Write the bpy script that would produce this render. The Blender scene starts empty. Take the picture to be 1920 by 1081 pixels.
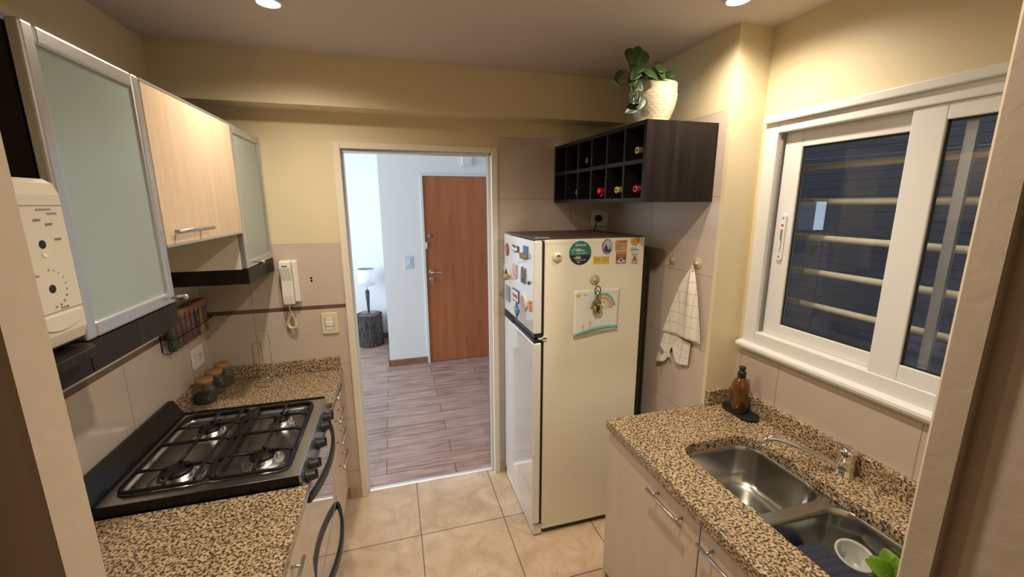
import bpy, bmesh, math, random
from mathutils import Vector, Matrix
from math import pi, sin, cos, radians
random.seed(7)
SC = bpy.context.scene
COL = SC.collection

# ------------------------------------------------------------------ camera
cam_d = bpy.data.cameras.new('camera'); cam_o = bpy.data.objects.new('camera', cam_d); COL.objects.link(cam_o)
FW = Vector((0.2708, 0.9413, -0.2016)); RT = Vector((0.9608, -0.2771, -0.0030)); UP = Vector((0.0587, 0.1929, 0.9795))
cam_o.matrix_world = Matrix(((RT.x, UP.x, -FW.x, 0), (RT.y, UP.y, -FW.y, 0), (RT.z, UP.z, -FW.z, 1.7604), (0, 0, 0, 1)))
cam_d.sensor_width = 36; cam_d.lens = 772.9 / 1920 * 36; cam_d.clip_start = 0.02
SC.camera = cam_o

# ------------------------------------------------------------------ world, exposure
SC.view_settings.view_transform = 'Standard'
SC.view_settings.look = 'None'
SC.view_settings.gamma = 1.0
SC.view_settings.use_curve_mapping = False
SC.view_settings.exposure = 0.12
W = bpy.data.worlds.new('dusk'); SC.world = W; W.use_nodes = True
W.node_tree.nodes['Background'].inputs[0].default_value = (0.62, 0.70, 0.85, 1)
W.node_tree.nodes['Background'].inputs[1].default_value = 0.45

# ------------------------------------------------------------------ lights (the kitchen's downlights, the hall's daylight)
LAMPS = [(-0.363, 1.753), (1.181, 1.300), (0.38, 0.85)]
LAMP_W = [6.6, 5.2, 9.6]
for (lx, ly), lw in zip(LAMPS, LAMP_W):
    ld = bpy.data.lights.new('downlight_lamp', 'SPOT'); lo = bpy.data.objects.new('downlight_lamp', ld); COL.objects.link(lo)
    ld.energy = lw * 6.0; ld.color = (1.0, 0.85, 0.67); ld.spot_size = radians(160); ld.spot_blend = 0.9
    ld.shadow_soft_size = 0.03; lo.location = (lx, ly, 2.425)
dl = bpy.data.lights.new('daylight', 'AREA'); do = bpy.data.objects.new('daylight', dl); COL.objects.link(do)
dl.shape = 'RECTANGLE'; dl.size = 1.85; dl.size_y = 2.1; dl.energy = 115; dl.color = (0.66, 0.82, 1.0)
do.location = (-2.95, 3.66, 1.45); do.rotation_euler = (0, -pi / 2, 0)

# ------------------------------------------------------------------ materials
def nt(m): return m.node_tree.nodes, m.node_tree.links
MATS = {}
def mat(name, col, rough=0.5, metal=0.0, spec=0.5, coat=0.0, bump=None, var=None, emit=None, trans=0.0, sheen=0.0):
    """plain principled material; var = (scale, amount) tints it with noise; bump = (scale, strength)"""
    if name in MATS: return MATS[name]
    m = bpy.data.materials.new(name); m.use_nodes = True; n, l = nt(m); b = n['Principled BSDF']
    b.inputs['Base Color'].default_value = (*col, 1); b.inputs['Roughness'].default_value = rough
    b.inputs['Metallic'].default_value = metal; b.inputs['Specular IOR Level'].default_value = spec
    b.inputs['Coat Weight'].default_value = coat; b.inputs['Transmission Weight'].default_value = trans
    if emit: b.inputs['Emission Color'].default_value = (*emit[0], 1); b.inputs['Emission Strength'].default_value = emit[1]
    tc = n.new('ShaderNodeTexCoord')
    if var:
        t = n.new('ShaderNodeTexNoise'); t.inputs['Scale'].default_value = var[0]; t.inputs['Detail'].default_value = 6
        l.new(tc.outputs['Object'], t.inputs['Vector'])
        mx = n.new('ShaderNodeMix'); mx.data_type = 'RGBA'
        mx.inputs[6].default_value = (*[c * (1 - var[1]) for c in col], 1); mx.inputs[7].default_value = (*[min(1, c * (1 + var[1])) for c in col], 1)
        l.new(t.outputs[0], mx.inputs[0]); l.new(mx.outputs[2], b.inputs['Base Color'])
    if bump:
        t = n.new('ShaderNodeTexNoise'); t.inputs['Scale'].default_value = bump[0]; t.inputs['Detail'].default_value = 4
        l.new(tc.outputs['Object'], t.inputs['Vector'])
        bp = n.new('ShaderNodeBump'); bp.inputs['Strength'].default_value = bump[1]; bp.inputs['Distance'].default_value = 0.01
        l.new(t.outputs[0], bp.inputs['Height']); l.new(bp.outputs[0], b.inputs['Normal'])
    MATS[name] = m; return m

def math_node(n, l, op, a, b=None, c=None):
    x = n.new('ShaderNodeMath'); x.operation = op
    for i, v in enumerate((a, b, c)):
        if v is None: continue
        if isinstance(v, (int, float)): x.inputs[i].default_value = v
        else: l.new(v, x.inputs[i])
    return x.outputs[0]
def ramp(n, l, fac, stops, interp='LINEAR'):
    r = n.new('ShaderNodeValToRGB'); r.color_ramp.interpolation = interp
    e = r.color_ramp.elements
    while len(e) < len(stops): e.new(0.5)
    for i, (p, c) in enumerate(stops): e[i].position = p; e[i].color = (*c, 1)
    l.new(fac, r.inputs[0]); return r.outputs[0]
def mixc(n, l, fac, a, b):
    x = n.new('ShaderNodeMix'); x.data_type = 'RGBA'
    if isinstance(fac, (int, float)): x.inputs[0].default_value = fac
    else: l.new(fac, x.inputs[0])
    for i, v in ((6, a), (7, b)):
        if isinstance(v, tuple): x.inputs[i].default_value = (*v, 1)
        else: l.new(v, x.inputs[i])
    return x.outputs[2]

PAINT = (0.72, 0.625, 0.42)
TILE = (0.585, 0.495, 0.415)
def tile_mat(name, axis, u0, du, v0, dv, ztop, tile=TILE, band=None, zbase=None):
    """glazed wall tiles below ztop, cream paint above; grout joints from object coordinates"""
    m = bpy.data.materials.new(name); m.use_nodes = True; n, l = nt(m); b = n['Principled BSDF']
    tc = n.new('ShaderNodeTexCoord'); sp = n.new('ShaderNodeSeparateXYZ'); l.new(tc.outputs['Object'], sp.inputs[0])
    u = sp.outputs[axis]; v = sp.outputs[2]
    def joint(c, c0, d, g=0.0016):
        f = math_node(n, l, 'FRACT', math_node(n, l, 'DIVIDE', math_node(n, l, 'SUBTRACT', c, c0 - 50 * d), d))
        a = math_node(n, l, 'LESS_THAN', f, g / d); bb = math_node(n, l, 'GREATER_THAN', f, 1 - g / d)
        return math_node(n, l, 'MAXIMUM', a, bb)
    j = math_node(n, l, 'MAXIMUM', joint(u, u0, du), joint(v, v0, dv))
    t = n.new('ShaderNodeTexNoise'); t.inputs['Scale'].default_value = 2.5; l.new(tc.outputs['Object'], t.inputs['Vector'])
    tcol = mixc(n, l, t.outputs[0], tuple(c * 0.96 for c in tile), tuple(c * 1.04 for c in tile))
    col = mixc(n, l, j, tcol, tuple(c * 0.55 for c in tile))
    if band:
        bm_ = math_node(n, l, 'MULTIPLY', math_node(n, l, 'GREATER_THAN', v, band[0]), math_node(n, l, 'LESS_THAN', v, band[1]))
        col = mixc(n, l, bm_, col, (0.13, 0.09, 0.06))
    if zbase: col = mixc(n, l, math_node(n, l, 'LESS_THAN', v, zbase), col, (0.47, 0.33, 0.21))
    isp = math_node(n, l, 'GREATER_THAN', v, ztop)
    t2 = n.new('ShaderNodeTexNoise'); t2.inputs['Scale'].default_value = 5; l.new(tc.outputs['Object'], t2.inputs['Vector'])
    pc = mixc(n, l, t2.outputs[0], tuple(c * 0.97 for c in PAINT), tuple(min(1, c * 1.03) for c in PAINT))
    col = mixc(n, l, isp, col, pc)
    l.new(col, b.inputs['Base Color'])
    rg = math_node(n, l, 'MULTIPLY_ADD', isp, 0.38, 0.14); l.new(rg, b.inputs['Roughness'])
    bp = n.new('ShaderNodeBump'); bp.inputs['Strength'].default_value = 0.25; bp.inputs['Distance'].default_value = 0.002
    l.new(math_node(n, l, 'SUBTRACT', 1.0, math_node(n, l, 'MULTIPLY', j, math_node(n, l, 'SUBTRACT', 1.0, isp))), bp.inputs['Height'])
    l.new(bp.outputs[0], b.inputs['Normal'])
    return m

def granite_mat():
    m = bpy.data.materials.new('granite'); m.use_nodes = True; n, l = nt(m); b = n['Principled BSDF']
    tc = n.new('ShaderNodeTexCoord')
    a = n.new('ShaderNodeTexNoise'); a.inputs['Scale'].default_value = 128; a.inputs['Detail'].default_value = 3; a.inputs['Roughness'].default_value = 0.6
    c = n.new('ShaderNodeTexVoronoi'); c.inputs['Scale'].default_value = 210
    e = n.new('ShaderNodeTexNoise'); e.inputs['Scale'].default_value = 42; e.inputs['Detail'].default_value = 4
    for x in (a, c, e): l.new(tc.outputs['Object'], x.inputs['Vector'])
    base = ramp(n, l, e.outputs[0], [(0.3, (0.36, 0.245, 0.135)), (0.5, (0.52, 0.375, 0.215)), (0.72, (0.60, 0.46, 0.30))])
    vs = n.new('ShaderNodeSeparateColor'); l.new(c.outputs['Color'], vs.inputs[0])
    base = mixc(n, l, math_node(n, l, 'MULTIPLY', vs.outputs[0], 0.45), base, (0.60, 0.45, 0.29))
    dark = ramp(n, l, a.outputs[0], [(0.45, (1, 1, 1)), (0.50, (0, 0, 0))])
    col = mixc(n, l, dark, base, (0.055, 0.040, 0.030))
    d2 = ramp(n, l, vs.outputs[1], [(0.80, (0, 0, 0)), (0.86, (1, 1, 1))])
    col = mixc(n, l, math_node(n, l, 'MULTIPLY', d2, 0.75), col, (0.06, 0.042, 0.03))
    l.new(col, b.inputs['Base Color']); b.inputs['Roughness'].default_value = 0.22
    return m

def floor_tile_mat():
    m = bpy.data.materials.new('floor_ceramic'); m.use_nodes = True; n, l = nt(m); b = n['Principled BSDF']
    tc = n.new('ShaderNodeTexCoord'); sp = n.new('ShaderNodeSeparateXYZ'); l.new(tc.outputs['Object'], sp.inputs[0])
    D = 0.4636
    def joint(c, c0, g=0.0022):
        f = math_node(n, l, 'FRACT', math_node(n, l, 'DIVIDE', math_node(n, l, 'SUBTRACT', c, c0 - 20 * D), D))
        return math_node(n, l, 'MAXIMUM', math_node(n, l, 'LESS_THAN', f, g / D), math_node(n, l, 'GREATER_THAN', f, 1 - g / D))
    j = math_node(n, l, 'MAXIMUM', joint(sp.outputs[0], 0.0552), joint(sp.outputs[1], 1.9862))
    t = n.new('ShaderNodeTexNoise'); t.inputs['Scale'].default_value = 6; t.inputs['Detail'].default_value = 8; t.inputs['Distortion'].default_value = 1.2
    l.new(tc.outputs['Object'], t.inputs['Vector'])
    col = ramp(n, l, t.outputs[0], [(0.3, (0.56, 0.40, 0.26)), (0.52, (0.68, 0.51, 0.35)), (0.7, (0.75, 0.59, 0.43))])
    v = n.new('ShaderNodeTexNoise'); v.inputs['Scale'].default_value = 3; v.inputs['Detail'].default_value = 9; v.inputs['Distortion'].default_value = 2.5
    l.new(tc.outputs['Object'], v.inputs['Vector'])
    vein = ramp(n, l, v.outputs[0], [(0.485, (0, 0, 0)), (0.5, (1, 1, 1)), (0.515, (0, 0, 0))])
    col = mixc(n, l, math_node(n, l, 'MULTIPLY', vein, 0.25), col, (0.42, 0.25, 0.15))
    col = mixc(n, l, j, col, (0.10, 0.07, 0.05))
    l.new(col, b.inputs['Base Color']); b.inputs['Roughness'].default_value = 0.32
    return m

def plank_mat():
    m = bpy.data.materials.new('wood_planks'); m.use_nodes = True; n, l = nt(m); b = n['Principled BSDF']
    tc = n.new('ShaderNodeTexCoord'); mp = n.new('ShaderNodeMapping'); l.new(tc.outputs['Object'], mp.inputs[0])
    mp.inputs['Location'].default_value = (0.13 + 9.0, -2.575 + 3.15, 0)
    br = n.new('ShaderNodeTexBrick'); l.new(mp.outputs[0], br.inputs['Vector'])
    br.inputs['Scale'].default_value = 1; br.inputs['Brick Width'].default_value = 0.90; br.inputs['Row Height'].default_value = 0.15
    br.inputs['Mortar Size'].default_value = 0.0022; br.inputs['Mortar Smooth'].default_value = 0; br.inputs['Bias'].default_value = 0
    br.inputs['Color1'].default_value = (0.0, 0.0, 0.0, 1); br.inputs['Color2'].default_value = (1, 1, 1, 1); br.inputs['Mortar'].default_value = (0.5, 0.5, 0.5, 1)
    sc = n.new('ShaderNodeMapping'); sc.inputs['Scale'].default_value = (2.2, 26, 1); l.new(tc.outputs['Object'], sc.inputs[0])
    t = n.new('ShaderNodeTexNoise'); t.inputs['Scale'].default_value = 1.6; t.inputs['Detail'].default_value = 8; t.inputs['Distortion'].default_value = 0.6
    l.new(sc.outputs[0], t.inputs['Vector'])
    col = ramp(n, l, t.outputs[0], [(0.30, (0.15, 0.078, 0.058)), (0.5, (0.33, 0.205, 0.160)), (0.70, (0.47, 0.325, 0.265))])
    sv = n.new('ShaderNodeSeparateColor'); l.new(br.outputs['Color'], sv.inputs[0])
    col = mixc(n, l, math_node(n, l, 'MULTIPLY', sv.outputs[0], 0.4), col, (0.47, 0.325, 0.27))
    col = mixc(n, l, br.outputs['Fac'], col, (0.035, 0.022, 0.02))
    l.new(col, b.inputs['Base Color']); b.inputs['Roughness'].default_value = 0.42
    return m

def wood_mat(name, c1, c2, scale=(30, 30, 1.5), rough=0.45, ns=1.5, coat=0.0):
    if name in MATS: return MATS[name]
    m = bpy.data.materials.new(name); m.use_nodes = True; n, l = nt(m); b = n['Principled BSDF']
    tc = n.new('ShaderNodeTexCoord'); sc = n.new('ShaderNodeMapping'); sc.inputs['Scale'].default_value = scale; l.new(tc.outputs['Object'], sc.inputs[0])
    t = n.new('ShaderNodeTexNoise'); t.inputs['Scale'].default_value = ns; t.inputs['Detail'].default_value = 7; t.inputs['Distortion'].default_value = 0.4
    l.new(sc.outputs[0], t.inputs['Vector'])
    l.new(ramp(n, l, t.outputs[0], [(0.3, c1), (0.7, c2)]), b.inputs['Base Color']); b.inputs['Roughness'].default_value = rough
    b.inputs['Coat Weight'].default_value = coat
    MATS[name] = m; return m

def pane_mat(name, tint=(1, 1, 1), ior=1.5, rough=0.0, refl=1.0):
    """thin clear glass: transparent with a Fresnel reflection"""
    m = bpy.data.materials.new(name); m.use_nodes = True; n, l = nt(m)
    for x in list(n): n.remove(x)
    o = n.new('ShaderNodeOutputMaterial'); t = n.new('ShaderNodeBsdfTransparent'); t.inputs[0].default_value = (*tint, 1)
    g = n.new('ShaderNodeBsdfGlossy'); g.inputs['Roughness'].default_value = rough
    f = n.new('ShaderNodeFresnel'); f.inputs[0].default_value = ior; s = n.new('ShaderNodeMixShader')
    ge = n.new('ShaderNodeNewGeometry'); l.new(math_node(n, l, 'ADD', ior, math_node(n, l, 'MULTIPLY', ge.outputs['Backfacing'], 1/ior - ior)), f.inputs[0])
    fr = math_node(n, l, 'MULTIPLY', f.outputs[0], refl)
    l.new(fr, s.inputs[0]); l.new(t.outputs[0], s.inputs[1]); l.new(g.outputs[0], s.inputs[2]); l.new(s.outputs[0], o.inputs[0])
    MATS[name] = m; return m

def towel_mat():
    m = bpy.data.materials.new('checked_cotton'); m.use_nodes = True; n, l = nt(m); b = n['Principled BSDF']
    uv = n.new('ShaderNodeUVMap'); sp = n.new('ShaderNodeSeparateXYZ'); l.new(uv.outputs[0], sp.inputs[0])
    def line(c, o, D=0.055, g=0.024):
        f = math_node(n, l, 'LESS_THAN', math_node(n, l, 'FRACT', math_node(n, l, 'DIVIDE', math_node(n, l, 'ADD', c, 5.0), D)), g * 2)
        dash = math_node(n, l, 'LESS_THAN', math_node(n, l, 'FRACT', math_node(n, l, 'DIVIDE', math_node(n, l, 'ADD', o, 5.0), 0.0085)), 0.6)
        return math_node(n, l, 'MULTIPLY', f, dash)
    j = math_node(n, l, 'MAXIMUM', line(sp.outputs[0], sp.outputs[1]), line(sp.outputs[1], sp.outputs[0]))
    l.new(mixc(n, l, j, (0.78, 0.74, 0.66), (0.20, 0.18, 0.15)), b.inputs['Base Color']); b.inputs['Roughness'].default_value = 0.9
    return m

M_granite = granite_mat(); M_floor = floor_tile_mat(); M_plank = plank_mat()
M_paint = mat('cream_paint', PAINT, 0.55, var=(4, 0.03), bump=(60, 0.05))
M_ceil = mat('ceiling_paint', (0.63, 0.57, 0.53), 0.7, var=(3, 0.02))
M_hallpaint = mat('white_paint', (0.80, 0.81, 0.81), 0.6, var=(2, 0.02))
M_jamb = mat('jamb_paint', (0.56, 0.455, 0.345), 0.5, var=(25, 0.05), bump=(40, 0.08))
M_frame = mat('frame_enamel', (0.80, 0.73, 0.60), 0.3, bump=(30, 0.04))
M_wfix = mat('white_enamel', (0.73, 0.73, 0.72), 0.3)
M_alu = mat('anodised_aluminium', (0.60, 0.61, 0.62), 0.34, 0.85)
M_alul = mat('brushed_steel_handle', (0.58, 0.56, 0.53), 0.3, 1.0)
M_frost = mat('frosted_glass', (0.305, 0.365, 0.350), 0.26, spec=0.5, coat=0.15)
M_maple = wood_mat('pale_maple_laminate', (0.60, 0.45, 0.30), (0.67, 0.52, 0.36), (26, 26, 1.6), 0.42)
M_mapleb = wood_mat('pale_birch_laminate', (0.60, 0.485, 0.37), (0.66, 0.545, 0.42), (26, 26, 1.6), 0.42)
M_wenge = wood_mat('wenge_laminate', (0.009, 0.006, 0.005), (0.020, 0.014, 0.012), (22, 22, 1.2), 0.42)
M_wenge.node_tree.nodes['Principled BSDF'].inputs['Specular IOR Level'].default_value = 0.2
M_melamine = mat('cream_melamine', (0.70, 0.64, 0.52), 0.4, var=(3, 0.02))
M_black = mat('black_enamel', (0.007, 0.006, 0.006), 0.2, spec=0.3)
M_blackp = mat('black_plastic', (0.015, 0.015, 0.015), 0.4)
M_rubber = mat('black_rubber', (0.012, 0.012, 0.012), 0.7)
M_iron = mat('cast_iron', (0.008, 0.007, 0.007), 0.45, spec=0.3)
M_steel = mat('brushed_stainless', (0.56, 0.57, 0.58), 0.27, 1.0, bump=(180, 0.03))
M_sinks = mat('satin_stainless', (0.46, 0.45, 0.42), 0.24, 1.0, bump=(120, 0.03))
M_chrome = mat('chrome', (0.78, 0.78, 0.78), 0.06, 1.0)
M_mirrorglass = mat('mirrored_oven_glass', (0.50, 0.49, 0.48), 0.03, 0.75, coat=0.3)
M_fridge = mat('fridge_enamel', (0.83, 0.80, 0.67), 0.24, var=(3, 0.03))
M_fridged = mat('fridge_door_enamel', (0.82, 0.83, 0.81), 0.12, spec=0.7, coat=1.0)
M_white = mat('white_plastic', (0.80, 0.77, 0.68), 0.35)
M_ivory = mat('ivory_plastic', (0.74, 0.66, 0.45), 0.35)
M_mw = mat('microwave_shell', (0.61, 0.56, 0.45), 0.35)
M_gray = mat('grey_print', (0.24, 0.22, 0.20), 0.6)
M_dark = mat('dark_hole', (0.008, 0.007, 0.006), 0.8)
M_cork = wood_mat('cork_wood', (0.33, 0.16, 0.06), (0.52, 0.29, 0.13), (40, 40, 40), 0.7)
M_cream = mat('cream_ceramic', (0.74, 0.66, 0.49), 0.25)
M_leaf = mat('pothos_leaf', (0.045, 0.10, 0.022), 0.45, var=(18, 0.55))
M_leafd = mat('pothos_leaf_dark', (0.020, 0.045, 0.013), 0.45, var=(14, 0.4))
M_stem = mat('pothos_stem', (0.10, 0.14, 0.04), 0.5)
M_soil = mat('soil', (0.03, 0.02, 0.013), 0.95, bump=(60, 0.8))
M_amber = mat('amber_glass', (0.105, 0.036, 0.006), 0.08, spec=0.6, coat=0.5)
M_jar = pane_mat('jar_glass', (0.88, 0.91, 0.88), 1.75, 0.04, 1.1)
M_pane = pane_mat('window_glass', (0.93, 0.95, 0.97), 1.45, 0.0, 0.8)
M_reddoor = wood_mat('cedar_veneer', (0.34, 0.105, 0.038), (0.44, 0.155, 0.062), (9, 9, 0.8), 0.38)
M_base = wood_mat('oak_skirting', (0.20, 0.10, 0.05), (0.32, 0.18, 0.10), (2, 20, 30), 0.45)
M_bark = wood_mat('bark', (0.010, 0.008, 0.008), (0.105, 0.085, 0.075), (42, 42, 7), 0.95, 1.5)
M_shade = mat('lamp_fabric', (0.82, 0.84, 0.85), 0.8, trans=0.0)
M_wdark = wood_mat('dark_walnut', (0.022, 0.015, 0.013), (0.05, 0.035, 0.03), (20, 20, 2), 0.4)
M_bars = mat('painted_bars', (0.74, 0.64, 0.46), 0.55, var=(20, 0.12))
M_out = mat('dim_outside_wall', (0.30, 0.30, 0.33), 0.85, bump=(120, 0.2), var=(2, 0.1))
M_towel = towel_mat()
M_sucker = mat('yellowed_suction_plastic', (0.72, 0.60, 0.38), 0.35, trans=0.3)
M_brass = mat('aged_brass', (0.35, 0.24, 0.10), 0.35, 0.9)
M_lamp = mat('lamp_glow', (1, 0.9, 0.75), 0.4, emit=((1.0, 0.86, 0.62), 14))
def flat(name, c, r=0.5): return mat(name, c, r)

# ------------------------------------------------------------------ mesh helpers
ORG = {}
class MB:
    def __init__(s): s.bm = bmesh.new(); s.uvl = None; s.mi = 0; s.smooth = False
    def face(s, vs, mi=None, sm=None):
        try: f = s.bm.faces.new(vs)
        except ValueError: return None
        f.material_index = s.mi if mi is None else mi; f.smooth = s.smooth if sm is None else sm
        return f
    def v(s, p): return s.bm.verts.new(p)
    def box(s, x0, x1, y0, y1, z0, z1, mi=None):
        x0, x1 = min(x0, x1), max(x0, x1); y0, y1 = min(y0, y1), max(y0, y1); z0, z1 = min(z0, z1), max(z0, z1)
        p = [s.v(c) for c in ((x0,y0,z0),(x1,y0,z0),(x1,y1,z0),(x0,y1,z0),(x0,y0,z1),(x1,y0,z1),(x1,y1,z1),(x0,y1,z1))]
        for q in ((3,2,1,0),(4,5,6,7),(0,1,5,4),(1,2,6,5),(2,3,7,6),(3,0,4,7)): s.face([p[i] for i in q], mi)
        return s
    def loop_prism(s, pts, vec, mi=None, sm=False):
        """closed polygon pts (3D) extruded along vec"""
        vec = Vector(vec); a = [s.v(Vector(p)) for p in pts]; b = [s.v(Vector(p) + vec) for p in pts]; n = len(pts)
        s.face(a[::-1], mi, False); s.face(b, mi, False)
        for i in range(n): s.face([a[i], a[(i+1)%n], b[(i+1)%n], b[i]], mi, sm)
        return s
    def tube(s, path, r, seg=10, closed=False, mi=None, flat=1.0, up=None):
        """round tube along a path; r may be a list"""
        P = [Vector(p) for p in path]; n = len(P); rings = []
        nrm = None
        for i in range(n):
            if closed: t = (P[(i+1)%n] - P[i-1])
            else: t = P[min(i+1, n-1)] - P[max(i-1, 0)]
            t.normalize()
            if nrm is None:
                nrm = Vector(up) if up else (Vector((0,0,1)) if abs(t.z) < 0.9 else Vector((1,0,0)))
            nrm = (nrm - t * nrm.dot(t))
            if nrm.length < 1e-5: nrm = t.orthogonal()
            nrm.normalize(); bi = t.cross(nrm)
            rr = r[i] if isinstance(r, (list, tuple)) else r
            rings.append([s.v(P[i] + nrm * (rr * flat * cos(2*pi*k/seg)) + bi * (rr * sin(2*pi*k/seg))) for k in range(seg)])
        m = n if closed else n - 1
        for i in range(m):
            a, b = rings[i], rings[(i+1)%n]
            for k in range(seg): s.face([a[k], a[(k+1)%seg], b[(k+1)%seg], b[k]], mi, True)
        if not closed: s.face(rings[0][::-1], mi, False); s.face(rings[-1], mi, False)
        return s
    def lathe(s, prof, c=(0,0,0), axis=(0,0,1), seg=24, mi=None, sm=True, sx=1.0, sy=1.0, capends=True):
        """prof: list of (radius, height) revolved about axis through c"""
        ax = Vector(axis).normalized(); u = ax.orthogonal().normalized(); w = ax.cross(u); c = Vector(c)
        if abs(ax.z) > 0.99: u, w = Vector((1,0,0)), Vector((0,1,0)) * (1 if ax.z > 0 else -1)
        rings = []
        for r, h in prof:
            if r <= 1e-6: rings.append([s.v(c + ax * h)])
            else: rings.append([s.v(c + ax*h + u*(r*sx*cos(2*pi*k/seg)) + w*(r*sy*sin(2*pi*k/seg))) for k in range(seg)])
        for a, b in zip(rings, rings[1:]):
            if len(a) == 1 and len(b) == 1: continue
            for k in range(seg):
                if len(a) == 1: s.face([a[0], b[(k+1)%seg], b[k]], mi, sm)
                elif len(b) == 1: s.face([a[k], a[(k+1)%seg], b[0]], mi, sm)
                else: s.face([a[k], a[(k+1)%seg], b[(k+1)%seg], b[k]], mi, sm)
        if capends:
            if len(rings[0]) > 1: s.face(rings[0][::-1], mi, False)
            if len(rings[-1]) > 1: s.face(rings[-1], mi, False)
        return s
    def cyl(s, a, b, r, seg=16, mi=None): 
        a, b = Vector(a), Vector(b); return s.lathe([(r, 0), (r, (b-a).length)], a, b-a, seg, mi)
    def ball(s, c, r, seg=14, mi=None, sc=(1,1,1)):
        n0 = len(s.bm.verts); k = max(6, seg//2)
        s.lathe([(r*sin(pi*i/k), -r*cos(pi*i/k)) for i in range(k+1)], (0,0,0), (0,0,1), seg, mi)
        s.bm.verts.ensure_lookup_table()
        for vv in s.bm.verts[n0:]: vv.co = Vector((vv.co.x*sc[0], vv.co.y*sc[1], vv.co.z*sc[2])) + Vector(c)
        return s
    def grid(s, fn, nu, nv, mi=None, uvfn=None, sm=True):
        g = [[s.v(fn(i/nu, j/nv)) for j in range(nv+1)] for i in range(nu+1)]
        if uvfn and s.uvl is None: s.uvl = s.bm.loops.layers.uv.new('UVMap')
        for i in range(nu):
            for j in range(nv):
                f = s.face([g[i][j], g[i+1][j], g[i+1][j+1], g[i][j+1]], mi, sm)
                if uvfn and f:
                    for lp, (a, b) in zip(f.loops, ((i,j),(i+1,j),(i+1,j+1),(i,j+1))): lp[s.uvl].uv = uvfn(a/nu, b/nv)
        return s
    def xf(s, fn):
        for vv in s.bm.verts: vv.co = fn(vv.co)
        return s

def obj(name, mb, m, parent=None, bevel=0.0, bseg=2, solid=0.0, sub=0, org=None, recalc=True):
    me = bpy.data.meshes.new(name)
    if recalc: bmesh.ops.recalc_face_normals(mb.bm, faces=mb.bm.faces)
    if parent is not None: o0 = ORG[parent.name]
    else: o0 = Vector(org) if org else Vector((0,0,0))
    if o0.length > 0: bmesh.ops.translate(mb.bm, verts=mb.bm.verts, vec=-o0)
    mb.bm.to_mesh(me); mb.bm.free()
    for x in (m if isinstance(m, (list, tuple)) else [m]): me.materials.append(x)
    o = bpy.data.objects.new(name, me); COL.objects.link(o); ORG[o.name] = o0
    if parent is not None: o.parent = parent
    else: o.location = o0
    if solid: s = o.modifiers.new('thickness', 'SOLIDIFY'); s.thickness = solid; s.offset = 0
    if sub: s = o.modifiers.new('smooth', 'SUBSURF'); s.levels = sub; s.render_levels = sub
    if bevel:
        b = o.modifiers.new('bevel', 'BEVEL'); b.width = bevel; b.segments = bseg; b.limit_method = 'ANGLE'; b.angle_limit = radians(40)
    return o
def tag(o, label, cat, group=None):
    o['label'] = label; o['category'] = cat
    if group: o['group'] = group
    return o
def thing(name, label, cat, loc, group=None):
    o = bpy.data.objects.new(name, None); COL.objects.link(o); o.location = loc; o.empty_display_size = 0.05
    ORG[o.name] = Vector(loc); return tag(o, label, cat, group)
def struct(name, mb, m, parent=None, bevel=0.0):
    o = obj(name, mb, m, parent, bevel)
    if parent is None: o['kind'] = 'structure'
    return o
def rrect(cx, cy, hx, hy, r, seg=6):
    pts = []
    for (sx, sy, a0) in ((1,1,0),(-1,1,90),(-1,-1,180),(1,-1,270)):
        for i in range(seg+1):
            a = radians(a0 + 90*i/seg); pts.append((cx + sx*(hx-r) + r*cos(a), cy + sy*(hy-r) + r*sin(a)))
    return pts
def poly_holes(outer, holes, z0, z1):
    """flat slab with holes, through a filled 2D curve"""
    cu = bpy.data.curves.new('tmp', 'CURVE'); cu.dimensions = '2D'; cu.fill_mode = 'BOTH'; cu.extrude = (z1-z0)/2
    for lp in [outer] + holes:
        sp = cu.splines.new('POLY'); sp.points.add(len(lp)-1); sp.use_cyclic_u = True
        for p, q in zip(sp.points, lp): p.co = (q[0], q[1], 0, 1)
    o = bpy.data.objects.new('tmp', cu); COL.objects.link(o); dg = bpy.context.evaluated_depsgraph_get(); dg.update()
    me = bpy.data.meshes.new_from_object(o.evaluated_get(dg)); mb = MB(); mb.bm.from_mesh(me)
    bmesh.ops.remove_doubles(mb.bm, verts=mb.bm.verts, dist=1e-5)
    for vv in mb.bm.verts: vv.co.z += (z0+z1)/2
    bpy.data.objects.remove(o); bpy.data.curves.remove(cu); bpy.data.meshes.remove(me)
    return mb
def text_mb(items, plane, mi=0):
    """items: (string, u, v, size); plane(u, v, w) -> 3D point. Lettering as thin raised shapes."""
    mb = MB()
    for s, u, v, size in items:
        cu = bpy.data.curves.new('tmp', 'FONT'); cu.body = s; cu.size = size; cu.align_x = 'CENTER'; cu.align_y = 'CENTER'; cu.extrude = 0.0003; cu.resolution_u = 2
        o = bpy.data.objects.new('tmp', cu); COL.objects.link(o); dg = bpy.context.evaluated_depsgraph_get(); dg.update()
        me = bpy.data.meshes.new_from_object(o.evaluated_get(dg))
        vs = [mb.v(plane(u + p.co.x, v + p.co.y, p.co.z)) for p in me.vertices]
        for p in me.polygons: mb.face([vs[i] for i in p.vertices], mi)
        bpy.data.objects.remove(o); bpy.data.curves.remove(cu); bpy.data.meshes.remove(me)
    return mb

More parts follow.
